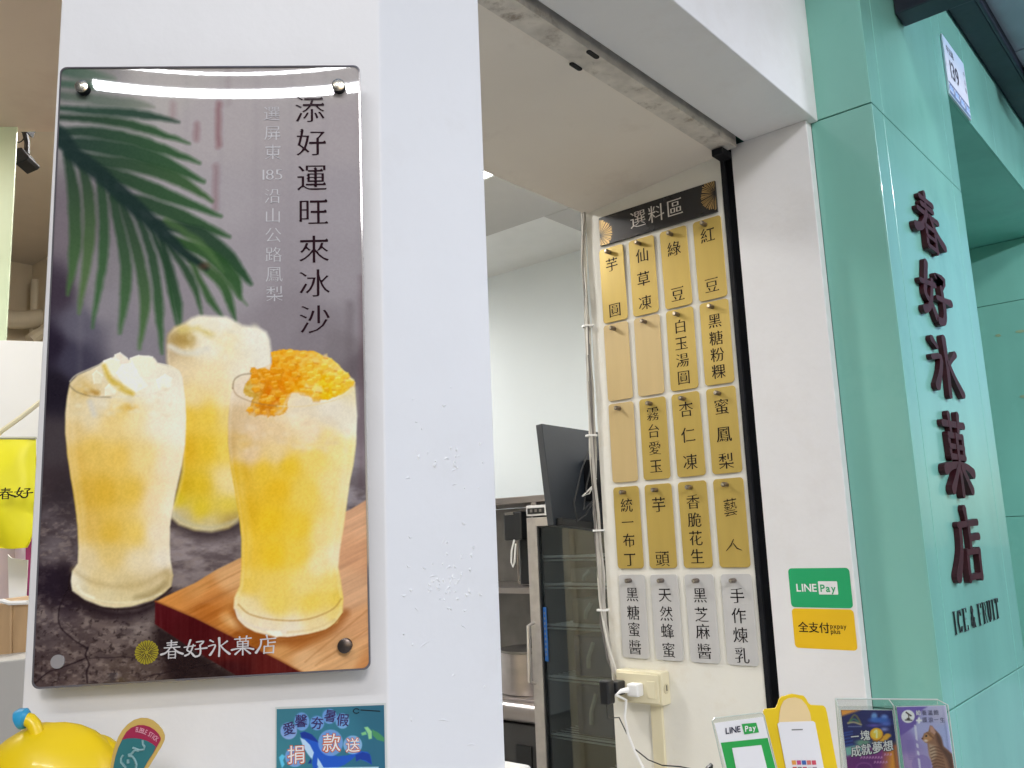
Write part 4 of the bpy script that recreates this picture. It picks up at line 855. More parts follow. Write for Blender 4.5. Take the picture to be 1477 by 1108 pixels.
for x, y in sorted(cubes, key=lambda q: q[1]):
    t = min(max((x-375)/110, 0), 1); r_ = random.uniform(3.5, 7.5); v = random.uniform(-14, 16); base_ = np.array((226+10*t, 150+40*t, 20+30*t))+v*np.array((.5, 1.1, 1.3)); a0 = random.uniform(0, 1.5)
    pt_ = [(x+r_*math.cos(a0+q)*random.uniform(.85, 1.15), y+r_*.8*math.sin(a0+q)*random.uniform(.85, 1.15)) for q in (0, 1.3, 2.6, 3.9, 5.1)]
    c.poly([(px+.8, py+1.6) for px, py in pt_], tuple(base_*np.array((.90, .78, .6))), 1.4, .55); c.poly(pt_, tuple(base_), 1.0, .72)
    c.stroke([(x-r_*.5, y-r_*.45), (x+r_*.35, y-r_*.55)], .9, tuple(np.minimum(base_+np.array((16, 42, 80)), 252)), 1.2, .6)
c.stroke([(438,569),(425,567),(415,575),(408,590),(398,597)], 2, (228,206,170), blur=2, op=.6)
c.poly([(426,572),(440,570),(452,576),(470,580),(486,574),(500,566),(512,560),(514,600),(500,625),(470,615),(440,600),(415,598)], (216,204,186), 6, .55)
c.stroke([(336,560),(338,548),(348,541),(362,539)], 1.0, (130,104,80), blur=1.2, op=.6); c.stroke([(336,560),(342,570),(358,578),(378,583),(400,586)], .8, (150,112,70), blur=1.2, op=.5); c.stroke([(400,586),(440,586),(480,578),(505,566),(512,552)], .9, (226,206,160), blur=.9, op=.7)
c.stroke([(344,872),(360,886),(395,894),(440,894),(478,880),(492,864)], 1.0, (168,120,50), blur=1.2, op=.6); c.stroke([(340,880),(352,897),(380,908),(415,912)], 2, (220,206,190), blur=1.6, op=.7); c.stroke([(415,912),(450,908),(484,894)], 1.6, (214,190,140), blur=1.5, op=.6)
c.stroke([(338,880),(345,897),(372,915),(415,920),(470,909),(494,886)], .9, (140,70,20), blur=1, op=.7)
c.poly([(384,910),(404,910),(408,916),(398,920)], (244,236,220), 1.4, .9)
# print grain, painted highlight streaks on the glasses, slush specks
gn = c.noise(2.4, 2.4, 41, 2); body = ((c.sd(g1) < 0) | (c.sd(g2) < 0) | (c.sd(g3) < 0)); c.C += (gn*(3+4*body))[..., None]
for P_, o_ in (([(104,600),(106,660),(118,730),(122,790)], .20), ([(256,580),(252,660),(242,730),(236,790)], .22), ([(345,640),(348,700),(358,780),(358,830)], .16), ([(500,610),(497,680),(484,760),(478,830)], .22)): c.stroke(P_, [3,4,4,2], (244,236,216), blur=5, op=o_)
for k in range(70):
    x, y = random.uniform(108, 250), random.uniform(556, 600); c.ell(x, y, random.uniform(2, 5), random.uniform(1.5, 3.5), random.choice(((236,230,216),(214,200,170),(226,216,190))), blur=2.2, op=.35)
for k in range(60):
    x, y = random.uniform(270, 378), random.uniform(466, 520); c.ell(x, y, random.uniform(2, 6), random.uniform(2, 4), random.choice(((232,230,222),(216,210,190),(228,220,196))), blur=3, op=.3)
for k in range(60):
    x, y = random.uniform(345, 505), random.uniform(598, 650); c.ell(x, y, random.uniform(2, 6), random.uniform(1.5, 4), random.choice(((228,212,190),(214,190,160),(236,226,210))), blur=3, op=.28)
c.C *= np.array((1.0, 1.0, .97))
keepf = lambda u, v: ~((np.minimum(u, 1-u)*.275 < .0055) & (np.minimum(v, 1-v)*.549 < .0055) & (np.hypot(.0055-np.minimum(u, 1-u)*.275, .0055-np.minimum(v, 1-v)*.549) > .0055))
pr_ = c.build('picture', PRINTG, ps, gain=1.22, keep=keepf)
EDGE = mat('smoked_acrylic_edge', (.16, .15, .155), .08, var=.2, coat=1)
ring = rrect(PW_+.0012, PH_+.0012, .006); inn = rrect(PW_-.0018, PH_-.0018, .0055); n_ = len(ring)
sh = MB(); sh.prism([pq(a, b, WP+.0007) for a, b in ring], WV*.0062); obj('acrylic_sheet', sh, EDGE, ps, bevel=.0007)
lipm = MB()
lipm.add([pq(a, b, WP-.0012) for a, b in ring]+[pq(a, b, WP-.0014) for a, b in inn]+[pq(a, b, WP+.0007) for a, b in ring], [(i, (i+1) % n_, n_+(i+1) % n_, n_+i) for i in range(n_)]+[(i, (i+1) % n_, 2*n_+(i+1) % n_, 2*n_+i) for i in range(n_)])
obj('polished_edge', lipm, mat('polished_edge', (.13, .12, .13), .1, coat=1), ps, fix=False)
for px, py, k in ((117,124,0), (488,122,0), (78,956,1), (497,932,2)):
    p = aw(px, py, WP-.008); r_ = .0058
    if k == 1: obj('standoff_pin', MB().tube([p+WV*.034, p+WV*.0065, p+WV*.0060], r_*.95, 20), mat('grey_glassy_pin', (.42, .40, .40), .2, .3), ps, smooth=True); continue
    pn = obj('standoff_pin', MB().tube([p+WV*.034, p+WV*.0008], r_, 20), BLACKM, ps, smooth=True)
    obj('pin_cap', MB().tube([p+WV*.0008, p, p-WV*.0006], [r_*1.02, r_*1.02, r_*.8], 20), PINC if k == 0 else mat('dark_pin_cap', (.10, .08, .07), .3, .8), ps, smooth=True)
TXT = WP-.00105
mb = MB()
for ch, px, py in (('添',447,160),('好',449,208),('運',450,259),('旺',452,308),('來',453,362),('冰',454,411),('沙',454,463)): write(mb, ch, aw(px, py, TXT), EU, EZ, .0262, .003, -.021)
obj('headline', mb, mat('dark_maroon_print', (.028, .012, .016), .4, spec=0, coat=1), ps, fix=False)
mb = MB()
for k, ch in enumerate('選屏東'): write(mb, ch, aw(392+k*.8, 165+28*k, TXT), EU, EZ, .0145, -.006, -.024)
write(mb, '185', aw(393, 252, TXT), EU, EZ, .0108, -.004, -.022, exact=True, sx=1.1)
for k, ch in enumerate('沿山公路鳳梨'): write(mb, ch, aw(393+k*.6, 284+28.2*k, TXT), EU, EZ, .0145, -.006, -.024)
obj('side_line', mb, mat('pale_grey_print', (.60, .585, .60), .4, spec=0, coat=1), ps, fix=False)
mb = MB(); o = aw(211.5, 941, TXT); mb.add([o+U*.0098*math.cos(2*math.pi*k/40)*(1 if k % 2 else .92)+Z*.0098*math.sin(2*math.pi*k/40)*(1 if k % 2 else .92) for k in range(40)], [tuple(range(40))])
lg = obj('logo_disc', mb, mat('ochre_yellow_print', (.36, .30, .03), .4, spec=0, coat=1), ps, fix=False)
mb = MB()
for k in range(26):
    a = 2*math.pi*k/26+.05; d = U*math.cos(a)+Z*math.sin(a); q_ = -U*math.sin(a)+Z*math.cos(a); s_ = .0014+.0016*(k % 3); mb.add([o-WV*.0001+d*s_-q_*.00035, o-WV*.0001+d*.0097-q_*.00012, o-WV*.0001+d*.0097+q_*.00012, o-WV*.0001+d*s_+q_*.00035], [(0, 1, 2, 3)])
obj('logo_rays', mb, mat('logo_brown', (.055, .035, .025), .4, spec=0, coat=1), ps, fix=False)
mb = MB()
for ch, px, py in (('春',248,937),('好',282,935.5),('氷',316,933.5),('菓',350,931.5),('店',384,930)): brush(mb, ch, aw(px, py, TXT), EU, EZ, .0180, .0145, -WV, 0, fat=.66)
obj('shop_name', mb, mat('white_print', (.62, .60, .60), .4, spec=0, coat=1), ps, fix=False)

# ================================================================== whale notice on the chamfer
WT = W0-.0008
nb = thing('whale_notice', aw(476, 1108, WT), 'teal notice with a blue whale and white lettering taped under the drinks picture', 'notice')
def quad(tl, tr, bl, w_): 
    a, b, d = (aw(*p, w_) for p in (tl, tr, bl)); return lambda u, v: a+u[..., None]*(b-a)+v[..., None]*(d-a)
c = Canvas(250, 220, quad((399,1023), (554,1017), (398.5,1150), WT)); ZX = lambda x, y: (380+x/6.714, 1000+y/6.714)
c.C[:] = c.fill([(400,1023,(50,112,128)),(550,1020,(36,96,118)),(480,1060,(46,112,132)),(400,1100,(52,120,134)),(550,1100,(40,100,124))], sig=60)
c.poly([ZX(*p) for p in ((355,385),(390,372),(440,385),(500,430),(570,530),(640,590),(720,610),(820,600),(900,570),(950,560),(1010,570),(1040,610),(1050,690),(1010,670),(940,640),(900,660),(890,610),(860,640),(790,690),(720,720),(640,740),(560,760),(490,760),(470,680),(480,600),(440,500),(370,430))], (26,84,186), .8)
c.poly([ZX(*p) for p in ((890,600),(960,570),(1030,590),(1050,690),(990,650),(930,640),(900,660))], (16,56,150), .8); c.poly([ZX(*p) for p in ((355,385),(400,372),(470,400),(540,480),(420,440),(370,430))], (14,48,140), .8)
c.poly([ZX(*p) for p in ((355,430),(400,450),(450,500),(488,575),(470,640),(430,590),(385,520))], (176,206,232), .7); c.poly([ZX(*p) for p in ((525,625),(560,680),(590,740),(540,740),(520,690))], (176,206,232), .7); c.poly([ZX(*p) for p in ((430,680),(465,625),(465,680))], (16,48,130), .7)
for x, y, rx, ry, cc in ((245,365,80,82,(150,170,226)),(372,275,72,88,(120,160,224)),(520,290,68,70,(120,160,224)),(640,225,70,72,(120,160,224)),(765,270,66,74,(130,175,228)),(305,615,95,100,(130,165,226)),(650,480,120,128,(120,160,222)),(865,500,90,90,(150,190,232))):
    px, py = ZX(x, y); c.ell(px, py, rx/6.714, ry/6.714, cc, .8, .8); c.ell(px-2, py-2, rx/9, ry/9, (90,140,206), 3, .5)
for P_, cc in ((((975,330),(1010,325),(1050,370),(1050,440),(1020,445),(1010,390)),(140,200,140)),(((945,385),(990,370),(1000,400),(955,410)),(120,190,130)),(((1050,350),(1110,380),(1170,430),(1170,470),(1100,450),(1060,410)),(70,140,92))): c.poly([ZX(*p) for p in P_], cc, .8)
for P_ in (((150,620),(180,590),(210,610),(190,650),(205,690),(180,725),(165,680)),): c.poly([ZX(*p) for p in P_], (90,186,220), .8)
c.poly([ZX(*p) for p in ((520,722),(1115,712),(1115,900),(520,900))], (190,216,226), .6)
c.build('sheet_print', PRINT, nb, 1.15)
tp = MB(); a, b, d = (aw(*p, W0-.0004) for p in ((397,1020), (557,1014), (396.5,1150))); tp.prism([a, b, b+(d-a), d], WV*.0003); obj('clear_sleeve', tp, mat('cloudy_sleeve', (.62, .66, .64), .3), nb)
mb = MB()
for ch, x, y, s_, r_ in (('愛',250,350,.0080,.15),('馨',365,275,.0080,0),('夯',520,295,.0078,-.1),('暑',645,225,.0078,-.2),('假',768,265,.0080,-.1)):
    write(mb, ch, aw(*ZX(x, y), WT-.0006), U*math.cos(r_)+Z*math.sin(r_), Z*math.cos(r_)-U*math.sin(r_), s_*1.25, .012, .012)
obj('dark_lettering', mb, mat('indigo_ink', (.03, .015, .12), .5), nb, fix=False)
for nm, mm, f_, lift in (('orange_outline', mat('orange_ink', (.62, .13, .04), .5), .058, .0005), ('white_lettering', WST, .006, .0007)):
    mb = MB()
    for ch, x, y, s_ in (('捐',315,605,.0118),('款',660,490,.0118),('送',865,510,.0092)): write(mb, ch, aw(*ZX(x, y), WT-lift), U, Z, s_*1.2, f_, f_)
    obj(nm, mb, mm, nb, fix=False)
q_ = [aw(*ZX(900+30*math.cos(a), 172+22*math.sin(a)), WT-.0006) for a in np.linspace(.5, 5.9, 14)]; mb = MB().tube(q_, .0003, 4); a, b = aw(*ZX(940, 158), WT-.0005), aw(*ZX(1130, 170), WT-.0005); mb.prism([a, b, b-Z*.0007, a-Z*.0007], -WV*.0001); obj('small_mark', mb, INK, nb, fix=False)

# ================================================================== leaflets in the clear holder
WL = 1.30
hl = thing('leaflet_holder', aw(1285, 1108, WL), 'clear acrylic leaflet holder with two pockets in front of the teal column', 'leaflet holder')
a, b, d, e = (aw(*p, WL+.004) for p in ((1205,1008), (1352,1009), (1372,1160), (1218,1160)))
obj('back_sheet', MB().prism([a, b, d, e], WV*.002), CLEAR, hl)
a2, b2, d2, e2 = (aw(*p, WL-.010) for p in ((1209,1019), (1367,1017), (1386,1160), (1222,1160)))
obj('front_sheet', MB().prism([a2, b2, d2, e2], WV*.0015), CLEAR, hl)
EDGC = mat('pale_acrylic_edge', (.52, .58, .54), .15, coat=1)
mb = MB(); mb.tube([a, b], .0011, 5); mb.tube([a, e], .0010, 5); mb.tube([b, b2], .0009, 5); mb.tube([a, a2], .0009, 5); mb.tube([a2, e2], .0009, 5); mb.tube([b2, d2], .0009, 5)
m1, m2 = aw(1289, 1018, WL-.008), aw(1303, 1160, WL-.008); mb.tube([m1, m2], .0012, 5); mb.tube([m1, aw(1282, 1009, WL+.004)], .0008, 5); obj('acrylic_edges', mb, EDGC, hl)
l1 = thing('dream_leaflet', aw(1260, 1108, WL), 'dark blue and orange leaflet lettered 成就夢想 in the left holder pocket', 'leaflet')
c = Canvas(170, 230, quad((1212.8,1024), (1287,1024.6), (1226,1140), WL)); ZL = lambda x, y: (1200+x/8.206, 1010+y/8.206)
c.C[:] = (26, 28, 92); c.put(np.clip((c.V-.15)*1.5, 0, 1)*.5, (24, 50, 130))
c.poly([ZL(*p) for p in ((100,110),(360,110),(115,190))], (226,150,60), 2)
c.poly([ZL(*p) for p in ((150,560),(300,540),(420,560),(760,530),(800,804),(820,1100),(180,1100))], (120,44,120), 1)
c.poly([ZL(*p) for p in ((150,560),(330,520),(420,560),(300,640),(170,670))], (120,180,172), 2)
c.poly([ZL(*p) for p in ((660,560),(770,530),(830,1100),(560,1100),(640,780))], (226,150,40), 9); c.poly([ZL(*p) for p in ((170,680),(400,640),(560,700),(520,900),(200,900))], (92,26,104), 5, .8)
for y in (370,400,440,480,520): c.stroke([ZL(140, y+20), ZL(240, y)], .9, (50,84,166), 1, .8)
for x, y, rx, ry, cc in ((500,190,35,40,(120,170,226)),(510,235,70,30,(60,110,200)),(620,200,40,30,(110,150,220)),(600,240,90,30,(50,100,190)),(640,280,60,25,(80,110,200)),(500,300,60,15,(110,90,190)),(620,345,40,20,(150,160,220))): px, py = ZL(x, y); c.ell(px, py, rx/8.2, ry/8.2, cc, 1.8, .85)
for x, y, rx, ry in ((660,420,40,26),(610,450,60,30),(560,480,70,26)): px, py = ZL(x, y); c.ell(px, py, rx/8.2, ry/8.2, (226,168,40), 1, .95)
px, py = ZL(370, 500); c.ell(px, py, 11, 4, (124,176,134), 1.6, .8)
px, py = ZL(525, 400); c.ell(px+.6, py+1.2, 9.6, 9.2, (150,84,10), 1); c.ell(px, py, 9.2, 8.8, (240,178,30), .8); c.ell(px, py, 6.6, 6.3, (250,200,60), .8); c.stroke([ZL(505,380), ZL(528,360), ZL(530,440)], 1.3, (255,236,170), .8)
for pts, cc in ((((200,270),(230,215),(265,175),(300,200),(335,265)),(110,104,60)),(((215,250),(260,225),(310,255)),(60,120,90)),(((190,272),(260,262),(345,290)),(180,170,120))): c.stroke([ZL(*p) for p in pts], 1.3, cc, 1, .9)
c.stroke([ZL(195,312), ZL(345,312)], .7, (150,160,190), .8, .7)
for y, x0, x1 in ((690,340,600),(655,620,700),(745,500,660)):
    xx = x0
    while xx < x1: c.stroke([ZL(xx, y), ZL(xx+14, y-22)], .6, (206,150,196), .7, .8); c.stroke([ZL(xx+4, y-18), ZL(xx+20, y-6)], .5, (206,150,196), .7, .8); xx += 34
px, py = ZL(380, 800); c.ell(px, py, 12, 8, (150,90,160), 1, .5); c.ell(px, py, 10, 6, (92,26,104), 1)
c.build('sheet_print', PRINT, l1, 1.15)
a, b, d = (aw(*p, WL+.0004) for p in ((1212.4,1023.4), (1287.4,1024), (1226,1140))); obj('paper', MB().prism([a, b, b+(d-a), d], WV*.0006), WPLAS, l1)
for nm, mm, f_, lift in (('dark_outline', mat('ink_outline', (.01, .01, .05), .5), .085, .0006), ('white_lettering', WST, .022, .0009)):
    mb = MB()
    for ch, x, y, s_ in (('一',272,438,.0115),('塊',392,425,.0135),('成',285,610,.0145),('就',408,590,.0145),('夢',540,568,.0155),('想',665,548,.0145)): write(mb, ch, aw(*ZL(x, y), WL-lift), U*math.cos(.03)+Z*math.sin(.03), Z, s_, f_, f_)
    obj(nm, mb, mm, l1, fix=False)
l2 = thing('cat_leaflet', aw(1340, 1108, WL), 'lilac leaflet with a sitting tabby cat in the right holder pocket', 'leaflet')
c = Canvas(170, 230, quad((1293.2,1020), (1364,1018), (1308.5,1140), WL))
c.C[:] = c.fill([(1300,1025,(118,98,176)),(1360,1025,(190,186,216)),(1330,1050,(176,176,222)),(1365,1060,(170,178,222)),(1305,1070,(140,120,186)),(1310,1105,(176,150,200)),(1340,1105,(172,160,210)),(1345,1140,(150,140,200))], sig=22)
c.poly([ZL(*p) for p in ((765,85),(1130,75),(1060,120),(1020,200),(990,300),(820,420),(800,400))], (112,90,170), 1.2); px, py = ZL(1060, 760); c.ell(px, py, 14, 14, (140,118,186), 1, .6)
px, py = ZL(900, 193); c.ell(px, py, 9.6, 9.4, (240,238,240), .7)
c.stroke([ZL(880,145), ZL(905,165), ZL(935,185)], 1.0, (60,50,46), .7); c.stroke([ZL(905,165), ZL(910,215)], .7, (90,80,70), .7); c.stroke([ZL(870,235), ZL(945,238)], .8, (70,64,60), .7); c.ell(*ZL(905, 222), 2.4, 1.5, (60,50,46), .7)
px, py = ZL(1030, 240); c.stroke([(px-3, py), (px+3, py)], 1.4, (244,244,248), .6); c.stroke([(px, py-3), (px, py+3)], 1.4, (244,244,248), .6)
cat = [(1160,300),(1185,305),(1220,350),(1270,400),(1300,470),(1315,540),(1370,590),(1420,640),(1440,740),(1460,900),(1470,1100),(1180,1100),(1210,900),(1190,760),(1150,650),(1135,560),(1130,510),(1100,500),(1075,470),(1062,455),(1075,430),(1090,395),(1140,370),(1150,340)]
c.poly([ZL(*p) for p in cat], (150,106,78), 1.0)
c.poly([ZL(*p) for p in ((1220,360),(1290,440),(1320,560),(1430,650),(1460,900),(1420,900),(1360,700),(1290,590),(1240,480))], (84,52,38), 2.5, .85); c.poly([ZL(*p) for p in ((1160,305),(1190,315),(1230,380),(1215,410),(1165,370))], (196,148,130), 1)
c.poly([ZL(*p) for p in ((1100,400),(1160,380),(1200,420),(1180,470),(1120,500),(1080,470))], (196,142,92), 1.6, .9); c.ell(*ZL(1116, 424), 1.5, 1.4, (40,30,20), .6); c.ell(*ZL(1070, 455), 1.2, 1.0, (90,50,44), .6); c.ell(*ZL(1110, 480), 2.6, 1.6, (226,206,186), 1)
c.poly([ZL(*p) for p in ((1150,520),(1220,540),(1240,640),(1190,740),(1150,640))], (206,180,152), 2.5, .8)
for k in range(9): y = 560+k*38; c.stroke([ZL(1165+k*5, y+10), ZL(1220+k*5, y-8), ZL(1290+k*8, y+14)], .8, (96,62,44), 1.0, .8)
for k in range(4): c.stroke([ZL(1120+k*14, 385+k*3), ZL(1170+k*12, 430+k*8)], .6, (120,76,50), .9, .7)
y = 300
while y < 900:
    c.stroke([ZL(980+(y-300)*.11, y), ZL(992+(y-300)*.11, y+16)], 1.1, (222,220,238), .7, .9 if not (470 < y < 510 or 560 < y < 590 or 640 < y < 680) else 0); y += 22
for k in range(12): y = 480+k*20; c.stroke([ZL(880+k*3, y), ZL(960+k*3, y-3)], .5, (120,100,170), .8, .6)
c.build('sheet_print', PRINT, l2, 1.12)
a, b, d = (aw(*p, WL+.0004) for p in ((1292.8,1019.4), (1364.4,1017.4), (1308.5,1140))); obj('paper', MB().prism([a, b, b+(d-a), d], WV*.0006), WPLAS, l2)
mb = MB()
for ch, x, y in (('養',1092,152),('溫',1162,152),('飽',1232,150),('護',1100,236),('浪',1170,238),('一',1232,236),('生',1308,238)): write(mb, ch, aw(*ZL(x, y), WL-.0006), U, Z, .0072, .012, .004)
obj('lettering', mb, mat('slate_ink', (.10, .09, .17), .5), l2, fix=False)
mb = MB(); write(mb, '給', aw(*ZL(1024, 152), WL-.0006), U, Z, .0070, .02, .02); obj('white_lettering', mb, WST, l2, fix=False)

# ================================================================== payment stands
def card(t, name, px, w_, th, m, bev=0, off=0):
    P = [aw(x, y, w_)-WV*off for x, y in px]; return obj(name, MB().prism(P, WV*th), m, t, bevel=bev)
WG = mat('glossy_white_card', (.76, .76, .78), .3, var=.01); GRNC = mat('card_green', (.012, .33, .06), .35, var=.02); YC = mat('card_yellow', (.76, .53, .006), .35, var=.03)
WS = 1.22
s1 = thing('payment_stand', aw(1075, 1108, WS), 'clear stand with a white and green LINE Pay card, leaning beside the yellow stand', 'card stand')
card(s1, 'clear_plate', [(1027,1040),(1031,1036),(1098,1028),(1102,1032),(1131,1150),(1052,1150)], WS, .0025, CLEAR)
mb = MB(); P = [aw(x, y, WS) for x, y in ((1052,1150),(1027,1040),(1031,1036),(1098,1028),(1102,1032),(1131,1150))]; mb.tube(P, .0008, 5); obj('plate_edge', mb, EDGC, s1)
card(s1, 'white_card', [(1030,1043),(1100,1034),(1130,1150),(1057,1150)], WS, .001, WG, 0, .0015)
card(s1, 'green_field', [(1039,1071),(1106.5,1064),(1129,1150),(1058,1150)], WS, .0006, GRNC, 0, .0022)
card(s1, 'blank_code_panel', [(1055,1078.5),(1097,1074),(1116,1150),(1069,1150)], WS, .0006, WG, 0, .0030)
card(s1, 'green_box', [(1069,1044),(1090,1042),(1094,1056),(1073,1059)], WS, .0005, GRNC, 0, .0024)
r_ = .09; eu = U*math.cos(r_)+Z*math.sin(r_)
mb = MB(); write(mb, 'LINE', aw(1056.5, 1052.5, WS)-WV*.0026, eu, Z, .0080, .03, .03, exact=True, sx=.95); obj('lettering', mb, mat('navy_black_ink', (.01, .01, .04), .4), s1, fix=False)
mb = MB(); write(mb, 'Pay', aw(1081.5, 1051, WS)-WV*.0030, eu, Z, .0075, .02, .02, exact=True, sx=.95); obj('box_lettering', mb, WST, s1, fix=False)
s2 = thing('payment_stand', aw(1160, 1108, WS+.02), 'bright yellow payment card stand with a rounded hump on top, beside the clear stand', 'card stand')
hump = [(1101,1026),(1103,1023),(1119,1021.5),(1122,1016),(1124,1009),(1128,1004.5),(1133,1004),(1138,1002),(1143,1001),(1149,1002),(1154,1003),(1159,1003.5),(1163,1008),(1166,1014),(1170,1017),(1188,1018),(1191,1021),(1193,1028),(1216,1150),(1129,1150)]
card(s2, 'yellow_plate', hump, WS+.02, .003, YC, .0004)
card(s2, 'plain_cream_panel', [(1123,1043),(1124,1030),(1126,1019),(1130,1011),(1137,1007),(1147,1006),(1156,1009),(1163,1017),(1168,1028),(1170,1040)], WS+.02, .0006, mat('cream_card', (.76, .58, .30), .4), 0, .0008)
card(s2, 'white_panel', [(1121,1044),(1124,1041.5),(1172,1040),(1175,1042),(1196,1150),(1141,1150)], WS+.02, .0006, WG, 0, .0015)
cols = [(.7,.3,.05),(.5,.05,.2),(.03,.1,.35),(.6,.15,.12),(.55,.06,.1),(.6,.1,.08),(.2,.2,.18),(.55,.1,.15),(.6,.6,.6),(.35,.25,.3)]
for k in range(10):
    x0 = 1141+7.2*(k % 5)+(k//5)*1.5; y0 = 1096.5+9.3*(k//5); card(s2, 'payment_icon', [(x0,y0),(x0+5.8,y0-.2),(x0+6.8,y0+6),(x0+1,y0+6.2)], WS+.02, .0004, mat(f'icon_{k}', cols[k], .5), 0, .0022)
mb = MB(); P = [aw(x, y, WS+.02)-WV*.002 for x, y in ((1141,1051.5),(1157,1051))]; mb.prism([P[0], P[1], P[1]-Z*.0016, P[0]-Z*.0016], -WV*.0001); obj('small_print', mb, mat('grey_ink', (.2, .2, .2), .5), s2)
ph = tag(obj('black_clip', MB().prism([aw(1021, 1108, 1.3), aw(1027, 1103, 1.3), aw(1029, 1103, 1.3), aw(1028, 1120, 1.3), aw(1015, 1120, 1.3)], WV*.01), BLACK, bevel=.001), 'small black clip tip at the counter left of the clear payment stand', 'clip')

# ================================================================== yellow toy and fan card bottom left
WTY = .69
ty = thing('yellow_toy', aw(80, 1108, WTY), 'shiny yellow inflated toy with bent snorkel and blue tip, below the drinks picture', 'toy')
YT = mat('yellow_rubber', (.86, .60, .004), .38, var=.05, scale=6, bump=.25, bscale=9, coat=.2)
prof = [(-60,1190,40),(-20,1150,62),(5,1128,72),(30,1115,80),(60,1108,86),(88,1108,84),(112,1118,74),(135,1132,58),(155,1150,40)]
me = MB()
def blob(mb, cx, cy, rx, ry, rw, w_, n=26, m_=16, lump=0.0, seed=0):
    c0 = aw(cx, cy, w_); k = w_/F; vs = []; fs = []
    for i in range(m_+1):
        th = math.pi*i/m_
        for j in range(n):
            ph_ = 2*math.pi*j/n; q = 1+lump*math.sin(3*ph_+seed)*math.sin(2*th)
            vs.append(c0+U*(rx*k*math.sin(th)*math.cos(ph_)*q)+Z*(ry*k*math.cos(th)*q)+WV*(rw*k*math.sin(th)*math.sin(ph_)))
    for i in range(m_):
        for j in range(n): fs.append((i*n+j, i*n+(j+1) % n, (i+1)*n+(j+1) % n, (i+1)*n+j))
    mb.add(vs, fs)
mb = MB(); blob(mb, 66, 1156, 100, 98, 70, WTY, lump=.03, seed=1); obj('body', mb, YT, ty, smooth=True)
mb = MB(); blob(mb, 88, 1110, 56, 50, 60, WTY+.012, lump=.05); obj('brow', mb, YT, ty, smooth=True)
mb = MB(); blob(mb, 128, 1112, 44, 46, 50, WTY+.010, lump=.06, seed=2); obj('cheek', mb, YT, ty, smooth=True)
mb = MB(); blob(mb, 53, 1074, 17, 6, 9, WTY-.012); obj('snorkel_collar', mb, YT, ty, smooth=True)
pp = [aw(x, y, WTY-.012) for x, y in ((54,1088),(54,1070),(53,1056),(49,1045),(43,1039),(36,1037))]
obj('snorkel', MB().tube(pp, [.0058,.0052,.0048,.0047,.0048,.0048], 18), YT, ty, smooth=True)
BL = mat('sky_blue_rubber', (.03, .32, .56), .4, var=.05)
pp = [aw(x, y, WTY-.012) for x, y in ((40,1036.5),(37,1036),(31,1037),(26,1039),(23,1040.5))]
obj('blue_tip', MB().tube(pp, [.0048,.0070,.0074,.0068,.0040], 20), BL, ty, smooth=True)
for ln in ([(38,1078),(60,1084),(90,1080),(118,1072)], [(62,1083),(80,1092),(100,1095)], [(120,1078),(140,1086),(150,1100)]): pass
fc = thing('bubble_card', aw(195, 1108, WTY-.02), 'rounded gold edged teal and crimson card lettered BUBBLE STICK beside the yellow toy', 'card')
ZF = lambda x, y: (150+x/12.59, 1020+y/12.59)
outl = [(60,1500),(110,1108),(150,880),(200,700),(260,540),(330,420),(430,310),(540,235),(660,200),(780,205),(880,240),(980,320),(1060,420),(1100,520),(1095,600),(1040,720),(960,850),(880,980),(800,1108),(600,1500)]
inner = [(120,1500),(175,1108),(215,900),(270,730),(340,570),(410,450),(500,370),(620,325),(730,325),(830,355),(920,410),(990,480),(1035,560),(1030,600),(980,690),(900,830),(820,950),(730,1108),(480,1500)]
teal_ = [(120,1500),(175,1108),(215,900),(270,730),(340,590),(430,565),(560,560),(680,575),(790,610),(880,660),(945,715),(900,830),(820,950),(730,1108),(480,1500)]
def cardz(name, P, m, th, off): obj(name, MB().prism([aw(*ZF(*p), WTY-.02)-WV*off for p in P], WV*th), m, fc)
cardz('gold_card', outl, mat('card_gold', (.62, .42, .11), .4), .0012, 0); cardz('crimson_field', inner, mat('card_crimson', (.36, .02, .07), .4), .0004, .0006); cardz('teal_field', teal_, mat('card_teal', (.03, .17, .18), .4), .0004, .0010)
mb = MB(); bt = 'BUBBLE STICK'; pts = [(600,405),(660,420),(720,445),(775,470),(825,495),(870,525),(895,540),(910,548),(930,566),(945,585),(955,596),(965,606)]
for k, ch in enumerate(bt):
    if ch == ' ': continue
    t = k/11; x_ = 600+360*t; y_ = 410+40*t+135*t*t; sl = -math.atan((40+270*t)/360); write(mb, ch, aw(*ZF(x_, y_), WTY-.0214), U*math.cos(sl)+Z*math.sin(sl), -U*math.sin(sl)+Z*math.cos(sl), .0034, .02, .02, sx=.72, exact=True)
obj('lettering', mb, mat('pink_ink', (.72, .32, .40), .5), fc, fix=False)
mb = MB()
for pts, w_ in (([(700,600),(710,680),(740,720),(720,770),(640,780),(560,750),(520,740)],.0016),([(640,790),(560,780),(500,850),(440,870)],.0018),([(440,880),(520,900),(560,960),(590,1040),(580,1108)],.0016),([(350,870),(310,930),(310,1000),(360,1060),(400,1108)],.0016),([(440,950),(440,1020)],.0022)):
    mb.tube([aw(*ZF(*p), WTY-.0212) for p in pts], w_*.55, 5)
obj('pale_drawing', mb, mat('pale_teal_ink', (.22, .38, .38), .5), fc)

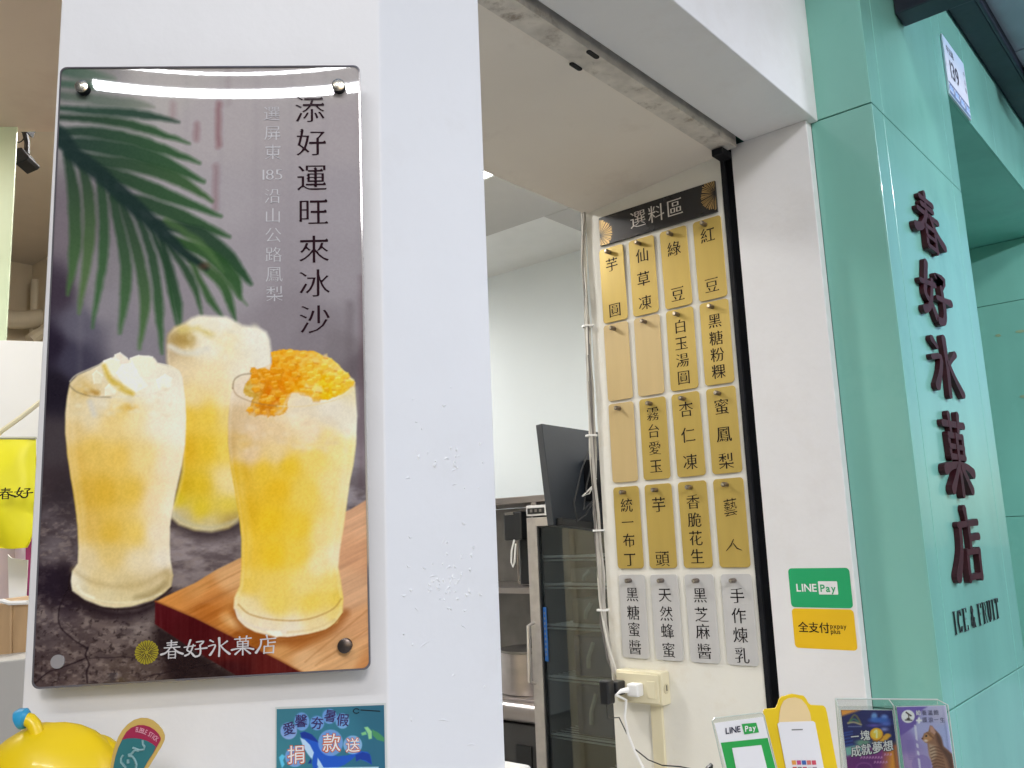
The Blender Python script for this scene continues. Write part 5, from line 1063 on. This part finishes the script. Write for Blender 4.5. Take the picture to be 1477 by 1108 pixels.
# ================================================================== view left of the pillar
so = tag(obj('side_lintel', MB().prism([uwz(-2.2, W0+.004, 2.342), uwz(-.3605, W0+.004, 2.342), uwz(-.3605, 1.60, 2.342), uwz(-2.2, 1.60, 2.342)], (0, 0, .5)), mat('shaded_white_soffit', (.70, .56, .44), .6, var=.05, scale=3, dirt=((.5, .34, .26), .5, 2))), 'tan underside of the side opening left of the white pillar', 'lintel')  # white paint; the tan tone puts warm shade into its colour
def wslab(name, px, w_, th, m, label=None, cat=None, bev=0): 
    o = obj(name, MB().prism([aw(x, y, w_) for x, y in px], WV*th), m, bevel=bev); tag(o, label, cat); return o
pgm = mat('pale_green_panel', (.62, .72, .50), .4, var=.03)
wslab('green_panel', [(-60,172.5),(25,172.5),(14,378),(4,570),(-8,760),(-60,760)], 1.58, .004, pgm, 'pale green upright panel at the left edge under the tan soffit', 'panel')
sp = thing('hanging_spotlight', aw(32, 176, 1.7), 'black spotlight hanging beside the pale green panel', 'spotlight')
obj('bracket', MB().tube([aw(x, y, 1.7) for x, y in ((32,160),(32,180),(36,192),(39,205),(39,222))], .0052, 6), BLACKM, sp); obj('yoke_ring', MB().tube([aw(26+8.5*math.cos(a), 197+8.5*math.sin(a), 1.7) for a in np.linspace(0, 6.28, 20)], .0012, 5), BLACKM, sp)
obj('lamp_head', MB().prism([aw(x, y, 1.68) for x, y in ((20,214),(31,212),(35,218),(42,226),(38,230),(22,237))], WV*.05), BLACKM, sp, bevel=.002)
obj('mount_plate', MB().prism([aw(x, y, 1.68) for x, y in ((27,168),(37,168),(38,176),(34,186),(30,184))], WV*.04), BLACKM, sp)
bk = thing('back_room_walls', (1.1, 3.3, 0), 'cream walls and ceiling of the back room left of the pillar', 'wall')
RC = CAM+ray(47, 383)*3.2/(ray(47, 383)@FW)
obj('far_wall', MB().box((-.3, RC[1], 0), (RC[0]+.1, RC[1]+.05, RC[2]+.05)), WARM, bk); obj('right_wall', MB().box((RC[0], 1.9, 0), (RC[0]+.05, RC[1], RC[2])), WARM, bk)
rc = obj('ceiling', MB().box((-.3, 1.5, RC[2]), (RC[0]+.05, RC[1]+.05, RC[2]+.04)), mat('cream_ceiling', (.62, .54, .44), .6, var=.03)); tag(rc, kind='structure')
PW = mat('cream_pipe', (.74, .66, .50), .4)
pi = thing('wall_pipes', ay(40, 460, RC[1]-.08), 'cream pipes crossing in the corner of the back room', 'pipes')
obj('pipe', MB().tube([ay(x, y, RC[1]-.09) for x, y in ((0,458),(15,461),(30,462),(50,460),(80,455))], .032, 12), PW, pi, smooth=True)
obj('pipe', MB().tube([ay(51, 404, RC[1]-.06), ay(48, 500, RC[1]-.06)], .014, 10), PW, pi, smooth=True); obj('pipe', MB().tube([ay(44, 492, RC[1]-.14), ay(72, 474, RC[1]-.14)], .024, 10), PW, pi, smooth=True)
wslab('white_display_board', [(-30,492),(6,491),(66,493),(60,640),(55,700),(-40,700)], 1.50, .01, WPLAS, 'plain white board behind the yellow bag', 'board')
bgm = mat('yellow_bag_cloth', (.80, .74, .01), .5, var=.06, scale=8, bump=.4, bscale=7)
bg_ = thing('yellow_tote_bag', aw(25, 790, 1.30), 'yellow tote bag lettered 春好 hanging left of the pillar', 'bag')
nx_, ny_ = 14, 16; vs = []; fs = []
for side_ in (0, 1):
    for j in range(ny_+1):
        for i in range(nx_+1):
            u_, v_ = i/nx_, j/ny_; px = -30+(52+30-(6*v_ if v_ > .6 else 0))*u_; px = min(px, 52-14*max(0, v_-.85)/.15*u_); py = 632+v_*160-6*abs(u_-.6)*max(0, v_-.8)*5
            puff = math.sin(math.pi*min(max(u_, 0), 1))**.5*math.sin(math.pi*min(v_+.02, 1))**.6*.017+.002*math.sin(9*u_+5*v_)*math.sin(11*v_)
            vs.append(aw(px, py, 1.30)+WV*(puff if side_ else -puff))
    o_ = side_*(nx_+1)*(ny_+1)
    for j in range(ny_):
        for i in range(nx_): a = o_+j*(nx_+1)+i; fs.append((a, a+1, a+nx_+2, a+nx_+1))
obj('bag_body', MB().add(vs, fs), bgm, bg_, smooth=True)
obj('bag_hem', MB().tube([aw(x, 632, 1.297) for x in (-20, 6, 30, 52)], .0022, 6), mat('bag_hem_grey', (.4, .4, .3), .5), bg_)
obj('bag_strap', MB().tube([aw(x, y, 1.31) for x, y in ((-12,636),(2,622),(30,602),(58,580),(80,562))], .0035, 6), CREAMP, bg_, smooth=True)
mb = MB(); brush(mb, '春', aw(8, 712, 1.262), U, Z, .0255, .0155, -WV, 0, .8); brush(mb, '好', aw(34, 711, 1.262), U, Z, .0235, .0150, -WV, 0, .8); obj('lettering', mb, INK, bg_, fix=False)
wslab('pinkish_box', [(-30,780),(22,790),(20,880),(-30,880)], 1.46, .05, mat('dusty_pink', (.50, .40, .40), .6), 'dusty pink box under the yellow bag', 'box')
wslab('white_paper', [(11,800),(16,805),(40,808),(37,875),(13,872)], 1.40, .002, WPLAS, 'sheet of white paper standing under the yellow bag', 'paper')
wslab('magenta_folder', [(37,790),(50,770),(50,875),(36,872)], 1.44, .02, mat('magenta_card', (.45, .06, .22), .5), 'magenta strip of a folder behind the pillar edge', 'folder')
kb = thing('cardboard_box', aw(15, 950, 1.2), 'brown cardboard box on the grey counter left of the pillar', 'box'); KM = mat('kraft_board', (.36, .235, .12), .7, var=.12, scale=10, ani=(8, 8, .6))
obj('box_front', MB().prism([aw(x, y, 1.2) for x, y in ((-60,872),(17,871),(16,957),(-60,962))], WV*.25), KM, kb, bevel=.002); obj('box_side', MB().prism([aw(x, y, 1.204) for x, y in ((17.6,871),(52,868),(52,953),(16.6,957))], WV*.2), KM, kb, bevel=.002)
obj('box_lining', MB().tube([aw(x, y, 1.2) for x, y in ((-20,868),(4,867),(14,870),(40,869))], .003, 6), WPLAS, kb)
gc = thing('grey_counter', aw(20, 1108, 1.1), 'grey counter front beneath the cardboard box', 'counter'); GCM = mat('grey_laminate', (.40, .39, .37), .5, var=.04)
obj('upper_front', MB().prism([aw(x, y, 1.1) for x, y in ((-80,962),(60,948),(60,1068),(-80,1088))], WV*.6), GCM, gc, bevel=.002); obj('lower_front', MB().prism([aw(x, y, 1.104) for x, y in ((-80,1090),(60,1071),(60,1300),(-80,1300))], WV*.6), mat('grey_laminate_dark', (.30, .29, .28), .5), gc, bevel=.002)
